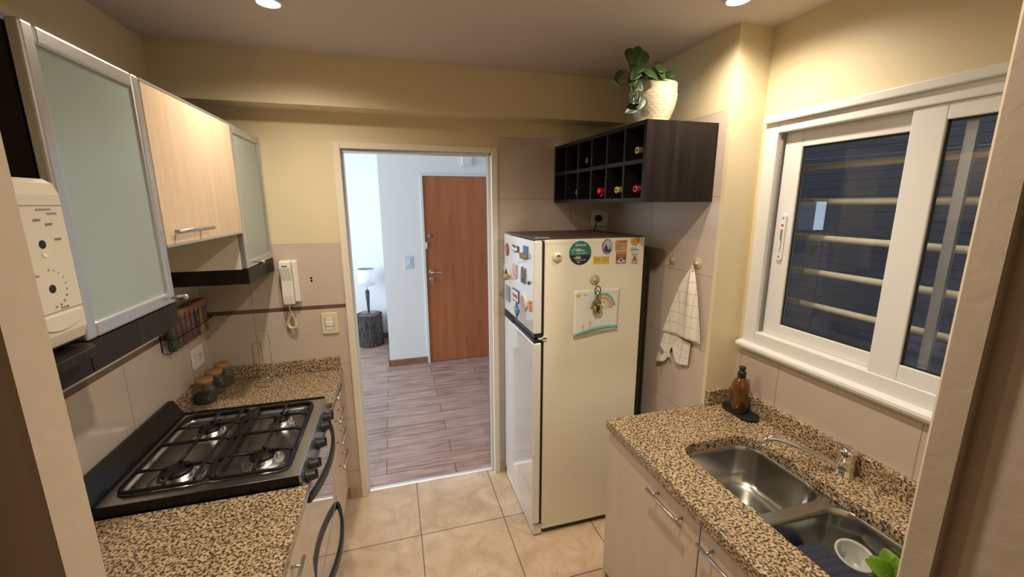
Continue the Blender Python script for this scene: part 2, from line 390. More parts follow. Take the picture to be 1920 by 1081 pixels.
# ------------------------------------------------------------------ the room
L, R1, R2, B, H, YC, YF = -0.96, 1.342, 1.505, 2.397, 2.443, 1.451, 0.30
ZC = 0.846
MT_left = tile_mat('wall_tiles_left', 1, 1.73, 0.485, 0.87, 0.343, 1.556, band=(1.197, 1.219))
MT_backl = tile_mat('wall_tiles_back_left', 0, -0.729, 0.49, 0.87, 0.343, 1.556, band=(1.197, 1.219), zbase=0.075)
MT_backr = tile_mat('wall_tiles_back_right', 0, 1.069, 0.49, 0.747, 0.3465, 2.133, zbase=0.075)
MT_r1 = tile_mat('wall_tiles_right', 1, 1.95, 0.49, 0.747, 0.3465, 2.133, zbase=0.075)
MT_r2 = tile_mat('wall_tiles_window', 1, 1.237, 0.49, 0.76, 0.3465, 1.107)

struct('floor_kitchen', MB().box(L-0.08, 2.0, -1.6, 2.447, -0.1, 0), M_floor)
struct('floor_hall', MB().box(-3.1, 2.6, 2.447, 6.0, -0.1, 0), M_plank)
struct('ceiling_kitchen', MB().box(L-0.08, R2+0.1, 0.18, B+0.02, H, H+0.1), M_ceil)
struct('ceiling_hall', MB().box(-3.1, 2.6, B+0.10, 6.0, 2.5, 2.6), M_hallpaint)
struct('wall_left', MB().box(L-0.08, L, 0.18, B, 0, H), MT_left)
mb = MB(); mb.box(-3.1, -0.245, B, B+0.10, 0, H, 0); mb.box(-0.245, 0.58, B, B+0.10, 2.045, H, 1); mb.box(0.58, 0.61, B, B+0.10, 0, H, 1); mb.box(0.61, 2.6, B, B+0.10, 0, H, 2)
struct('wall_back', mb, [MT_backl, M_paint, MT_backr])
struct('wall_right', MB().box(R1, R1+0.10, YC+0.02, B, 0, H), MT_r1)
struct('wall_recess', MB().box(R1, R2+0.2, YC, YC+0.02, 0, H), M_paint)
# window wall with its opening
WY0, WY1, WZ0, WZ1 = 0.36, 1.395, 1.165, 2.075
mb = MB(); mb.box(R2, R2+0.12, 0.18, YC, 0, WZ0); mb.box(R2, R2+0.12, 0.18, YC, WZ1, H); mb.box(R2, R2+0.12, WY1, YC, WZ0, WZ1); mb.box(R2, R2+0.12, 0.18, WY0, WZ0, WZ1)
struct('wall_window', mb, MT_r2)
struct('trim_beam', MB().box(L, R1, 2.2523, B, 2.2166, H), M_paint)
mb = MB(); mb.box(L-0.08, -0.27, 0.18, YF, 0, H); mb.box(0.68, R2+0.1, 0.18, YF, 0, H); mb.box(-0.27, 0.68, 0.18, YF, 2.10, H)
struct('wall_front', mb, M_paint)
struct('wall_lightblock_left', MB().box(-0.95, -0.85, -1.5, 0.18, 0, 2.45), M_paint); struct('wall_lightblock_right', MB().box(1.25, 1.35, -1.5, 0.18, 0, 2.45), M_paint)  # unseen walls added behind the camera to block the bluish world light
struct('wall_lightblock_back', MB().box(-0.95, 1.35, -1.6, -1.5, 0, 2.45), M_paint); struct('ceiling_lightblock', MB().box(-0.95, 1.35, -1.6, 0.18, 2.45, 2.5), M_ceil)  # unseen back wall and ceiling added to close the same light block
# near door jambs the camera looks between
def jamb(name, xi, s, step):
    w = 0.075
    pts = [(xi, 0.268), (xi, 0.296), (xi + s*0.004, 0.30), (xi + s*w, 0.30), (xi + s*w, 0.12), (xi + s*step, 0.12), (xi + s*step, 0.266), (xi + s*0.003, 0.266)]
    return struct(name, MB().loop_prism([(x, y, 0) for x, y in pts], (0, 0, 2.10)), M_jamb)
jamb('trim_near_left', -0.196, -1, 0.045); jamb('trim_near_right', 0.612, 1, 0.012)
# frame round the doorway to the hall
mb = MB()
mb.box(-0.272, -0.236, B-0.013, B+0.112, 0, 2.074); mb.box(0.566, 0.601, B-0.013, B+0.112, 0, 2.074); mb.box(-0.236, 0.566, B-0.013, B+0.112, 2.042, 2.074)
fr = struct('trim_doorway', mb, M_frame, bevel=0.004)
obj('inner_stop', MB().box(-0.236, -0.228, B+0.03, B+0.10, 0, 2.042).box(-0.228, 0.556, B+0.03, B+0.10, 2.03, 2.042), M_wfix, fr)
obj('sliding_track', MB().box(-0.228, 0.556, B+0.005, B+0.028, 2.028, 2.041), M_alu, fr)
obj('pocket_door_edge', MB().box(0.553, 0.566, B+0.035, B+0.075, 0.004, 2.03), wood_mat('dark_door_edge', (0.10, 0.028, 0.02), (0.16, 0.05, 0.03)), fr)
obj('white_bead', MB().box(0.548, 0.566, B+0.02, B+0.034, 0.004, 2.03), M_wfix, fr)
struct('trim_threshold', MB().loop_prism([(-0.236, 2.432, 0), (-0.236, 2.438, 0.005), (-0.236, 2.458, 0.005), (-0.236, 2.464, 0)], (0.802, 0, 0)), mat('threshold_aluminium', (0.80, 0.81, 0.83), 0.45, 0.7))
struct('baseboard_back', MB().box(-0.34, -0.272, B-0.008, B, 0, 0.075).box(0.601, 0.66, B-0.008, B, 0, 0.075), mat('skirting_ceramic', (0.50, 0.36, 0.24), 0.35, var=(8, 0.1)), bevel=0.002)

# ------------------------------------------------------------------ the hall beyond the doorway
YH = 4.50
mb = MB(); mb.box(-0.106, 0.325, YH, YH+0.12, 0, 2.5); mb.box(1.05, 2.6, YH, YH+0.12, 0, 2.5); mb.box(0.325, 1.05, YH, YH+0.12, 2.055, 2.5); mb.box(-0.106, 0.0, YH+0.12, 5.56, 0, 2.5)
struct('wall_hall_door', mb, M_hallpaint)
struct('wall_hall_far', MB().box(-3.1, -0.106, 5.56, 5.66, 0, 2.5), M_hallpaint)
struct('wall_hall_right', MB().box(1.9, 2.0, B+0.10, YH, 0, 2.5), M_hallpaint)
mb = MB(); mb.box(-3.1, -3.0, B+0.1, 2.6, 0, 2.5); mb.box(-3.1, -3.0, 4.72, 5.56, 0, 2.5); mb.box(-3.1, -3.0, 2.6, 4.72, 0, 0.5); mb.box(-3.1, -3.0, 2.6, 4.72, 2.4, 2.5)
struct('wall_hall_left', mb, M_hallpaint)
mb = MB(); mb.box(-3.08, -3.03, 2.6, 2.66, 0.5, 2.4); mb.box(-3.08, -3.03, 4.66, 4.72, 0.5, 2.4); mb.box(-3.08, -3.03, 2.66, 4.66, 0.5, 0.56); mb.box(-3.08, -3.03, 2.66, 4.66, 2.34, 2.4); mb.box(-3.08, -3.03, 3.63, 3.69, 0.56, 2.34)
struct('window_2', mb, M_wfix)
struct('baseboard_hall_door', MB().box(-0.118, 0.302, YH-0.014, YH, 0, 0.075).box(-0.118, -0.106, YH-0.014, 5.56, 0, 0.075), M_base, bevel=0.003)
struct('baseboard_hall_far', MB().box(-3.0, -0.118, 5.546, 5.56, 0, 0.075), M_base, bevel=0.003)
struct('trim_hall_door', MB().box(0.302, 0.33, YH-0.012, YH+0.11, 0, 2.068).box(1.045, 1.073, YH-0.012, YH+0.11, 0, 2.068).box(0.33, 1.045, YH-0.012, YH+0.11, 2.045, 2.068), M_wfix, bevel=0.002)
d = struct('door_1', MB().box(0.332, 1.043, YH+0.004, YH+0.045, 0.006, 2.043), M_reddoor, bevel=0.002)
mb = MB().lathe([(0.026, 0), (0.026, 0.006), (0.02, 0.009)], (0.381, YH+0.004, 1.035), (0, -1, 0), 20)
mb.tube([(0.381, YH, 1.035), (0.381, YH-0.045, 1.035), (0.39, YH-0.052, 1.035), (0.495, YH-0.052, 1.032)], 0.008, 10)
obj('lever_handle', mb, M_alul, d)
mb = MB().lathe([(0.024, 0), (0.024, 0.005), (0.02, 0.008)], (0.383, YH+0.004, 0.955), (0, -1, 0), 20); mb.box(0.380, 0.386, YH-0.03, YH-0.004, 0.945, 0.962); mb.box(0.372, 0.394, YH-0.034, YH-0.03, 0.905, 0.945)
obj('lock_plate_and_key', mb, M_alul, d)
obj('upper_lock', MB().lathe([(0.024, 0), (0.022, 0.012), (0, 0.013)], (0.378, YH+0.004, 1.425), (0, -1, 0), 20), M_gray, d)
obj('latch_keeper', MB().box(0.333, 0.349, YH-0.022, YH+0.004, 1.29, 1.36), M_wfix, d)
obj('peephole', MB().lathe([(0.012, 0), (0.010, 0.006), (0.004, 0.006)], (0.80, YH+0.004, 1.588), (0, -1, 0), 16), M_brass, d)
t = thing('light_switch', 'pale bluish wall switch plate beside the red wooden entrance door', 'switch', (0.147, YH, 1.152))
obj('plate', MB().box(0.104, 0.19, YH-0.008, YH, 1.085, 1.218), mat('bluish_plastic', (0.55, 0.66, 0.80), 0.35), t, bevel=0.003)
obj('rocker', MB().box(0.128, 0.166, YH-0.013, YH-0.008, 1.115, 1.188), M_wfix, t, bevel=0.002)
t = thing('doorbell_chime', 'small white box mounted high on the hall wall above the red door', 'chime', (0.80, YH, 2.21))
obj('case', MB().box(0.745, 0.852, YH-0.04, YH, 2.152, 2.30), M_wfix, t, bevel=0.006); obj('grille', MB().box(0.77, 0.827, YH-0.043, YH-0.04, 2.18, 2.20), M_white, t)
# tree-stump side table with lamp
TX, TY = -0.345, 5.345
def barkfn(a, h):
    g = abs(sin(a*13 + 1.6*sin(h*17 + a*3) + 0.8*sin(h*41))); g2 = 0.5 + 0.5*sin(a*31 + 3*sin(h*11))
    return 0.136 + 0.007*(sin(a*3+1)) + 0.013*g + 0.004*g2 + 0.006*math.exp(-h*14)
mb = MB(); N = 120; K = 22; hh = 0.405; rings = []
for k in range(K+1):
    h = hh*k/K; rings.append([mb.v((TX + barkfn(2*pi*i/N, h)*cos(2*pi*i/N), TY + barkfn(2*pi*i/N, h)*sin(2*pi*i/N), h)) for i in range(N)])
for k in range(K):
    for i in range(N): mb.face([rings[k][i], rings[k][(i+1)%N], rings[k+1][(i+1)%N], rings[k+1][i]], 0, True)
mb.face(rings[0][::-1]); 
t = thing('stump_table', 'dark tree trunk stump with rough bark used as a side table', 'side table', (TX, TY, 0))
obj('bark', mb, M_bark, t)
obj('cut_top', MB().lathe([(0.128, 0.395), (0.134, 0.404), (0.128, 0.41), (0, 0.41)], (TX, TY, 0), seg=40), wood_mat('cut_wood', (0.10, 0.085, 0.08), (0.20, 0.18, 0.17), (12, 12, 12), 0.8), t)
t = thing('table_lamp', 'table lamp with white drum shade and dark tapered wooden stem on tree stump', 'lamp', (TX, TY, 0.41))
obj('lamp_base', MB().box(TX-0.085, TX+0.085, TY-0.075, TY+0.075, 0.41, 0.424), mat('brushed_grey_base', (0.22, 0.22, 0.22), 0.35, 0.8), t, bevel=0.002)
obj('stem', MB().lathe([(0.013, 0.424), (0.015, 0.46), (0.026, 0.70), (0.024, 0.706)], (TX, TY, 0), seg=4), M_wdark, t, bevel=0.001)
obj('rod', MB().cyl((TX, TY, 0.70), (TX, TY, 0.80), 0.006), M_alul, t)
mb = MB().lathe([(0.099, 0.772), (0.101, 0.772), (0.098, 0.975), (0.096, 0.975)], (TX, TY, 0), seg=40, capends=False)
obj('lamp_shade', mb, M_shade, t)
mb = MB().tube([(TX + 0.097*cos(2*pi*i/36), TY + 0.097*sin(2*pi*i/36), 0.976) for i in range(36)], 0.0016, 6, True)
for k in range(3): a = 2*pi*k/3; mb.tube([(TX, TY, 0.965), (TX + 0.096*cos(a), TY + 0.096*sin(a), 0.974)], 0.0016, 6)
mb.cyl((TX, TY, 0.80), (TX, TY, 0.965), 0.004, 8)
obj('shade_ring', mb, M_gray, t)
obj('power_cord', MB().tube([(TX-0.08, TY-0.03, 0.418), (TX-0.12, TY-0.05, 0.416), (TX-0.150, TY-0.06, 0.416)], 0.004, 8), M_blackp, t)

# ------------------------------------------------------------------ ceiling downlights
names = ['ceiling spotlight nearest the left upper cabinets', 'ceiling spotlight nearest the kitchen window', 'ceiling spotlight nearest the camera side of the kitchen']
for (lx, ly), nm in zip(LAMPS[:2], names):
    t = thing('ceiling_downlight', 'round lit ' + nm, 'light', (lx, ly, H), 'ceiling downlights')
    obj('trim_ring', MB().lathe([(0.047, 0), (0.047, 0.005), (0.038, 0.009), (0.036, 0.004), (0.036, 0)], (lx, ly, H), (0, 0, -1), 32, capends=False), M_wfix, t)
    obj('lamp_lens', MB().lathe([(0.036, 0.002), (0.030, 0.004), (0, 0.005)], (lx, ly, H), (0, 0, -1), 24, capends=False), M_lamp, t)

# ------------------------------------------------------------------ left run: base units, worktop
XF = -0.345      # faces of the left base units
def bar_handle(name, p0, p1, out, parent, r=0.0055, m=M_alul):
    """round bar on two posts; out = offset from the face to the bar"""
    p0, p1, out = Vector(p0), Vector(p1), Vector(out); dv = (p1 - p0)
    mb = MB().tube([p0 + out, p1 + out], r, 12)
    for f in (0.17, 0.83): mb.tube([p0 + dv*f, p0 + dv*f + out], r*0.8, 10)
    return obj(name, mb, m, parent)
t = thing('drawer_unit', 'pale drawer unit between the gas stove and the hall doorway', 'cabinet', (XF, 2.17, 0))
obj('body', MB().box(L+0.004, XF-0.018, 1.962, B-0.012, 0.09, 0.806), M_melamine, t)
obj('plinth', MB().box(L+0.004, XF-0.05, 1.962, B-0.012, 0.0, 0.09), M_wenge, t)
for i, (z0, z1, mm, hz) in enumerate([(0.725, 0.80, M_wenge, 0.79), (0.60, 0.721, M_maple, 0.66), (0.47, 0.596, M_maple, 0.538), (0.10, 0.466, M_maple, 0.40)]):
    dr = obj('drawer', MB().box(XF-0.018, XF, 1.966, B-0.016, z0, z1), mm, t, bevel=0.001)
    if i == 0: dr['label'] = 'dark wood drawer front'
    bar_handle('handle', (XF, 2.10, hz), (XF, 2.285, hz), (0.03, 0, 0), dr)
t = thing('base_cabinet', 'pale base cabinet under the worktop on the near side of the gas stove', 'cabinet', (XF, 0.83, 0))
obj('body', MB().box(L+0.004, XF-0.004, 0.305, 1.35, 0.09, 0.806), M_melamine, t)
obj('plinth', MB().box(L+0.004, XF-0.05, 0.305, 1.35, 0, 0.09), M_wenge, t)
dr = obj('door', MB().box(XF-0.004, XF+0.014, 0.86, 1.35, 0.10, 0.80), M_mapleb, t, bevel=0.001)
bar_handle('handle', (XF+0.014, 0.965, 0.755), (XF+0.014, 1.15, 0.755), (0.028, 0, 0), dr)
dr = obj('door', MB().box(XF-0.004, XF+0.014, 0.31, 0.855, 0.10, 0.80), M_mapleb, t, bevel=0.001)
tag(obj('worktop', MB().box(L+0.001, -0.319, 0.302, 1.357, 0.807, ZC), M_granite, bevel=0.004, org=(-0.64, 0.83, 0.807)), 'speckled beige and black granite worktop on the near side of the gas stove', 'worktop')
t = thing('worktop', 'speckled granite worktop between gas stove and back wall, carrying the jars', 'worktop', (-0.64, 2.18, 0.807))
obj('slab', MB().box(L+0.001, -0.319, 1.958, B-0.001, 0.807, ZC), M_granite, t, bevel=0.004)
obj('upstand', MB().box(L+0.022, -0.325, B-0.021, B-0.001, ZC+0.0005, 0.918), M_granite, t, bevel=0.003)
obj('upstand', MB().box(L+0.001, L+0.021, 1.97, B-0.001, ZC+0.0005, 0.918), M_granite, t, bevel=0.003)

# ------------------------------------------------------------------ gas stove
S0, S1, ST = 1.366, 1.948, 0.880
t = thing('gas_stove', 'stainless and black four-burner gas stove set into the granite worktop', 'stove', (-0.64, 1.657, 0))
mb = MB(); mb.box(L+0.03, -0.352, S0, S1, 0.04, 0.845)
for x in (-0.88, -0.42):
    for y in (S0+0.05, S1-0.05): mb.cyl((x, y, 0), (x, y, 0.05), 0.018, 12)
obj('body', mb, M_black, t)
px0, px1, py0, py1 = -0.872, -0.385, 1.405, 1.905; pcx, pcy = (px0+px1)/2, (py0+py1)/2
top = poly_holes([(L+0.035, S0), (-0.347, S0), (-0.347, S1), (L+0.035, S1)], [rrect(pcx, pcy, (px1-px0)/2, (py1-py0)/2, 0.035, 8)], ST-0.010, ST)
obj('cooktop', top, M_steel, t)
# black side skirts, standing just clear of the granite
obj('side_skirt', MB().loop_prism([(L+0.035, S0-0.004, 0.8475), (-0.347, S0-0.004, 0.8475), (-0.347, S0-0.004, ST-0.001), (L+0.035, S0-0.004, ST-0.001)], (0, 0.006, 0)), M_black, t)
obj('side_skirt', MB().loop_prism([(L+0.035, S1-0.002, 0.8475), (-0.347, S1-0.002, 0.8475), (-0.347, S1-0.002, ST+0.004), (L+0.035, S1-0.002, ST+0.004)], (0, 0.012, 0)), M_black, t)
# sunken pan: rounded wall + dished floor
mb = MB(); lo = [(rrect(pcx, pcy, (px1-px0)/2 - e, (py1-py0)/2 - e, 0.035, 8), z) for e, z in ((-0.004, ST+0.002), (0.0, ST+0.001), (0.006, ST-0.010), (0.016, ST-0.017), (0.10, ST-0.019))]
rg = [[mb.v((x, y, z)) for x, y in lp] for lp, z in lo]; n_ = len(rg[0])
for a, b in zip(rg, rg[1:]):
    for i in range(n_): mb.face([a[i], a[(i+1)%n_], b[(i+1)%n_], b[i]], 0, True)
mb.face(rg[-1])
obj('burner_pan', mb, M_steel, t)
BUR = [(-0.742, 1.497, 0.049), (-0.744, 1.772, 0.040), (-0.490, 1.510, 0.042), (-0.490, 1.776, 0.030)]
for bx, by, br in BUR:
    z = ST-0.019
    b = obj('burner', MB().lathe([(br*1.75, -0.001), (br*1.55, 0.004), (br*1.2, 0.007), (br*1.02, 0.009), (br, 0.020), (br*0.9, 0.022), (0, 0.022)], (bx, by, z), seg=36), M_steel, t)
    obj('burner_cap', MB().lathe([(br*0.92, 0.022), (br*0.95, 0.025), (br*0.92, 0.031), (br*0.8, 0.034), (0, 0.034)], (bx, by, z), seg=32), M_iron, b)
    obj('igniter', MB().cyl((bx+br*1.15, by+0.01, z), (bx+br*1.15, by+0.01, z+0.022), 0.0035, 8), M_white, b)
ZG = ST + 0.022
def grate(x0, x1, burners, xin):
    mb = MB(); r = 0.0058; cx, cy = (x0+x1)/2, pcy; hy = (py1-py0)/2 - 0.004
    # outer frame, low, resting on the pan rim
    mb.tube([(x, y, ST+0.0085) for x, y in rrect(cx, cy, (x1-x0)/2, hy, 0.03, 6)], r*1.1, 8, True)
    fy0, fy1 = cy-hy, cy+hy
    def arch(p, q):   # a bar that rises from the frame to the pot level and back
        p, q = Vector(p), Vector(q); d_ = (q-p); u = d_.normalized(); e = min(0.022, d_.length*0.3)
        return [p + Vector((0,0,ST+0.0085)), p + u*e*0.5 + Vector((0,0,ZG-0.004)), p + u*e + Vector((0,0,ZG))]
    A = arch((x0, cy, 0), (x1, cy, 0)); Bq = arch((x1, cy, 0), (x0, cy, 0)); mb.tube(A + Bq[::-1], r*1.15, 8)
    for bx, by, br in burners:
        g = br*0.55
        for st, en in (((x0, by, 0), (bx-g, by, 0)), ((x1, by, 0), (bx+g, by, 0))): mb.tube(arch(st, en) + [Vector((en[0], en[1], ZG))], r, 8)
        lo_, hi_ = (fy0, cy) if by < cy else (cy, fy1)
        a = arch((bx, fy0, 0), (bx, by-g, 0)) if by < cy else [Vector((bx, cy, ZG))]
        mb.tube(a + [Vector((bx, by-g, ZG))], r, 8)
        a = arch((bx, fy1, 0), (bx, by+g, 0)) if by > cy else [Vector((bx, cy, ZG))]
        mb.tube(a + [Vector((bx, by+g, ZG))], r, 8)
    # long inner bar beside the gap between both grates
    a = arch((xin, fy0, 0), (xin, cy, 0)); b = arch((xin, fy1, 0), (xin, cy, 0)); mb.tube(a + b[::-1], r, 8)
    return mb
obj('pan_grate', grate(px0+0.006, pcx-0.004, BUR[:2], pcx-0.03), M_iron, t)
obj('pan_grate', grate(pcx+0.004, px1-0.004, BUR[2:], pcx+0.03), M_iron, t)
# black backguard standing behind the burners
obj('backguard', MB().loop_prism([(-0.925, S0-0.002, 0.8475), (-0.895, S0-0.002, ST+0.001), (-0.905, S0-0.002, ST+0.004), (-0.938, S0-0.002, 0.945), (-0.957, S0-0.002, 0.945), (-0.957, S0-0.002, 0.8475)], (0, S1-S0+0.012, 0)), M_black, t, bevel=0.002)
# sloping control panel, knobs
obj('control_panel', MB().loop_prism([(-0.352, S0+0.001, 0.785), (-0.352, S0+0.001, ST-0.011), (-0.347, S0+0.001, ST-0.001), (-0.343, S0+0.001, ST-0.004), (-0.330, S0+0.001, 0.80), (-0.330, S0+0.001, 0.785)], (0, S1-S0-0.002, 0)), M_steel, t)
kn = Vector((1, 0, 0.16)).normalized()
for ky in (1.425, 1.495, 1.632, 1.765, 1.845):
    c = Vector((-0.336, ky, 0.832))
    k = obj('knob', MB().lathe([(0.024, 0), (0.024, 0.006), (0.019, 0.009), (0.0175, 0.030), (0.015, 0.032), (0, 0.032)], c, kn, 24), M_blackp, t)
    obj('knob_grip', MB().box(c.x+0.028, c.x+0.036, ky-0.003, ky+0.003, c.z-0.012, c.z+0.022), M_blackp, k)
# oven door and lower drawer in mirror glass
def arc_handle(x, y0, y1, z, bow, hw):
    mb = MB(); n = 22; a = []; 
    for i in range(n+1):
        f = i/n; a.append((x + bow*math.sin(pi*f)**0.75, y0 + (y1-y0)*f))
    th = 0.015
    out = [(p[0]+th*0.5, p[1]) for p in a]; inn = [(p[0]-th*0.5, p[1]) for p in a[::-1]]
    return mb.loop_prism([(p[0], p[1], z-hw) for p in out+inn], (0, 0, 2*hw))
dr = obj('oven_door', MB().box(-0.352, -0.336, S0+0.003, S1-0.003, 0.37, 0.782), M_mirrorglass, t, bevel=0.002)
obj('door_handle', arc_handle(-0.334, 1.40, 1.915, 0.757, 0.042, 0.014), M_blackp, dr, bevel=0.002)
dr = obj('warming_drawer', MB().box(-0.352, -0.336, S0+0.003, S1-0.003, 0.07, 0.362), M_mirrorglass, t, bevel=0.002)
obj('drawer_handle', arc_handle(-0.334, 1.40, 1.915, 0.335, 0.045, 0.016), M_blackp, dr, bevel=0.002)
obj('side_post', MB().box(-0.352, -0.338, S1-0.002, S1+0.006, 0.06, 0.80), M_ivory, t)

# ------------------------------------------------------------------ left run: wall units
XU, ZT, ZB = -0.603, 2.082, 1.488
def frost_cabinet(y0, y1, label, knob_y):
    t = thing('wall_cabinet', label, 'cabinet', (XU-0.17, (y0+y1)/2, ZB), 'frosted glass wall cabinets')
    mb = MB(); mb.box(L+0.002, XU-0.024, y0+0.001, y1-0.001, ZB, ZT)
    b = obj('carcass', mb, [M_melamine if y0 > 1.5 else M_wenge], t)
    obj('top_edge', MB().box(L+0.002, XU-0.024, y0+0.001, y1-0.001, ZT, ZT+0.006), M_wenge, t)
    w = 0.034; x0, x1 = XU-0.022, XU
    mb = MB(); mb.box(x0, x1, y0+0.001, y0+w, ZB+0.001, ZT); mb.box(x0, x1, y1-w, y1-0.001, ZB+0.001, ZT); mb.box(x0, x1, y0+w, y1-w, ZB+0.001, ZB+w); mb.box(x0, x1, y0+w, y1-w, ZT-w, ZT)
    dr = obj('door', mb, M_alu, t, bevel=0.006, bseg=3); dr['label'] = 'aluminium framed door with frosted glass'
    obj('frosted_pane', MB().box(x0+0.004, x1-0.007, y0+w-0.003, y1-w+0.003, ZB+w-0.003, ZT-w+0.003), M_frost, dr)
    obj('knob', MB().lathe([(0.004, 0), (0.004, 0.012), (0.0075, 0.013), (0.0075, 0.036), (0.006, 0.038), (0, 0.038)], (XU, knob_y, ZB+0.018), (1, 0, 0), 14), M_alul, dr)
    obj('base_board', MB().box(L+0.002, XU-0.001, y0+0.001, y1-0.001, 1.424, ZB-0.001), M_wenge, t)
frost_cabinet(1.000, 1.365, 'large frosted glass wall cabinet in aluminium frame beside the white microwave', 1.345)
frost_cabinet(1.993, B-0.003, 'narrow frosted glass wall cabinet in the corner above the intercom handset', 2.10)
t = thing('wall_cabinet', 'short pale maple wall cabinet with bar handle between two frosted glass cabinets', 'cabinet', (XU-0.17, 1.68, 1.648))
obj('carcass', MB().box(L+0.002, XU-0.02, 1.367, 1.991, 1.650, ZT), M_melamine, t)
obj('top_edge', MB().box(L+0.002, XU-0.02, 1.367, 1.991, ZT, ZT+0.006), M_wenge, t)
dr = obj('door', MB().box(XU-0.019, XU-0.001, 1.369, 1.990, 1.650, ZT-0.008), M_maple, t, bevel=0.001)
for zq in (1.643, ZT-0.008): obj('edge_strip', MB().box(XU-0.019, XU, 1.368, 1.991, zq, zq+0.007), M_alu, dr)
bar_handle('handle', (XU-0.001, 1.385, 1.685), (XU-0.001, 1.635, 1.685), (0.024, 0, 0), dr, 0.006)
# shelf with the microwave
t = thing('microwave_shelf', 'dark wood wall shelf with rounded corner under the white microwave', 'shelf', (-0.76, 0.64, 1.415))
xs = -0.562; ye = 0.985; rr = 0.05
pts = [(L+0.002, 0.303), (xs, 0.303)] + [(xs-rr+rr*cos(radians(a)), ye-rr+rr*sin(radians(a))) for a in range(0, 91, 15)] + [(L+0.002, ye)]
obj('shelf_board', MB().loop_prism([(x, y, ZB-0.012) for x, y in pts], (0, 0, 0.018)), M_wenge, t, bevel=0.002)
obj('fascia', MB().box(L+0.002, XU-0.001, 0.303, 0.998, 1.424, ZB-0.0125), M_wenge, t)
t = thing('microwave', 'white microwave with two dial holes and missing knobs on the dark shelf', 'microwave', (-0.75, 0.735, 1.494))
XM = -0.580; m0, m1, mz0, mz1 = 0.50, 0.972, 1.506, 1.806
mb = MB(); mb.box(L+0.02, XM-0.03, m0, m1, mz0, mz1)
for x in (-0.90, -0.66):
    for y in (m0+0.05, m1-0.05): mb.cyl((x, y, 1.4945), (x, y, mz0+0.004), 0.014, 10)
obj('case', mb, M_mw, t, bevel=0.006, bseg=3)
prof = [(XM-0.031, mz1), (XM-0.018, mz1), (XM-0.006, mz1-0.008), (XM, mz1-0.028), (XM, mz0+0.028), (XM-0.006, mz0+0.008), (XM-0.018, mz0), (XM-0.031, mz0)]
cp = obj('control_panel', MB().loop_prism([(x, m1-0.15, z) for x, z in prof], (0, 0.149, 0)), M_mw, t, bevel=0.004, bseg=3)
obj('oven_door', MB().loop_prism([(x, m0, z) for x, z in prof], (0, m1-0.152-m0, 0)), mat('microwave_window', (0.05, 0.05, 0.05), 0.1), t, bevel=0.004)
pl = lambda u, v, w: Vector((XM+0.0004+w, u, v))
for zq in (1.759, 1.574): obj('panel_seam', MB().box(XM-0.001, XM+0.0005, m1-0.149, m1-0.002, zq, zq+0.0015), M_gray, cp)
for dy, dz, r in ((0.906, 1.694, 0.0075), (0.906, 1.616, 0.0075)):
    obj('dial_hole', MB().lathe([(r, 0.0006), (0, 0.0008)], (XM, dy, dz), (1, 0, 0), 18, capends=False), M_dark, cp)
obj('lock_emblem', MB().lathe([(0.0075, 0.0004), (0.0065, 0.0012), (0.0055, 0.0006), (0, 0.0006)], (XM, 0.908, 1.678), (1, 0, 0), 18, capends=False), M_ivory, cp)
items = [('600W', 0.905, 1.735, 0.0065), ('800W', 0.930, 1.727, 0.0065), ('900W', 0.943, 1.700, 0.0065), ('DOOR', 0.925, 1.579, 0.0065)]
for i in range(10):
    a = radians(90 - i*20); items.append((str([0,1,2,4,6,8,10,15,20,30][i]), 0.906 + 0.033*cos(a), 1.616 + 0.033*sin(a), 0.0055))
for it in items: obj('dial_marking', text_mb([it], pl), M_gray, cp)
for y0, y1, z in ((0.908, 0.940, 1.7515), (0.930, 0.952, 1.7445), (0.866, 0.884, 1.641)): obj('dial_marking', MB().box(XM, XM+0.0008, y0, y1, z, z+0.0028), M_gray, cp)
obj('door_button', MB().loop_prism([(XM-0.004, 0.855 + 0.055*(1-cos(a))*0 + (0.105*k/14), 1.552 - 0.012*math.sin(pi*k/14)) for k in range(15) for a in (0,)] + [(XM-0.004, 0.96, 1.570), (XM-0.004, 0.855, 1.570)], (0.007, 0, 0)), M_mw, cp, bevel=0.0015)

# ------------------------------------------------------------------ on the left wall and worktop
t = thing('spice_rack', 'dark wire rack of spice tubes on the tiled wall under the cabinets', 'rack', (L, 2.17, 1.14))
mb = MB(); z = 1.205
mb.tube([(L+0.012, 1.985, z), (L+0.060, 1.985, z), (L+0.060, 2.352, z), (L+0.012, 2.352, z)], 0.0026, 8)
mb.tube([(L+0.002, 1.985, z), (L+0.014, 1.985, z)], 0.0026, 8); mb.tube([(L+0.002, 2.352, z), (L+0.014, 2.352, z)], 0.0026, 8)
mb.tube([(L+0.004, 1.985, 1.262), (L+0.004, 1.985, 1.150)], 0.0026, 8); mb.tube([(L+0.004, 2.352, 1.262), (L+0.004, 2.352, 1.1435)], 0.0026, 8)
mb.tube([(L+0.004, 1.985, 1.1435), (L+0.031, 1.985, 1.1435), (L+0.031, 2.352, 1.1435), (L+0.004, 2.352, 1.1435)], 0.0020, 8)
obj('wire_frame', mb, M_iron, t)
SP = [((0.055, 0.060, 0.025), 'grey-green dried herbs'), ((0.17, 0.075, 0.03), 'brown spice'), ((0.12, 0.05, 0.028), 'dark brown spice'), ((0.20, 0.08, 0.05), 'reddish brown spice'), ((0.22, 0.05, 0.02), 'brick red spice'), ((0.035, 0.028, 0.022), 'blackish spice'), ((0.55, 0.30, 0.02), 'yellow spice'), ((0.20, 0.13, 0.05), 'tan spice')]
PL = ['first tube from the stove end', 'second tube from the stove end', 'third tube from the stove end', 'fourth tube from the stove end', 'fifth tube from the stove end', 'third tube from the corner', 'second tube from the corner', 'last tube by the corner']
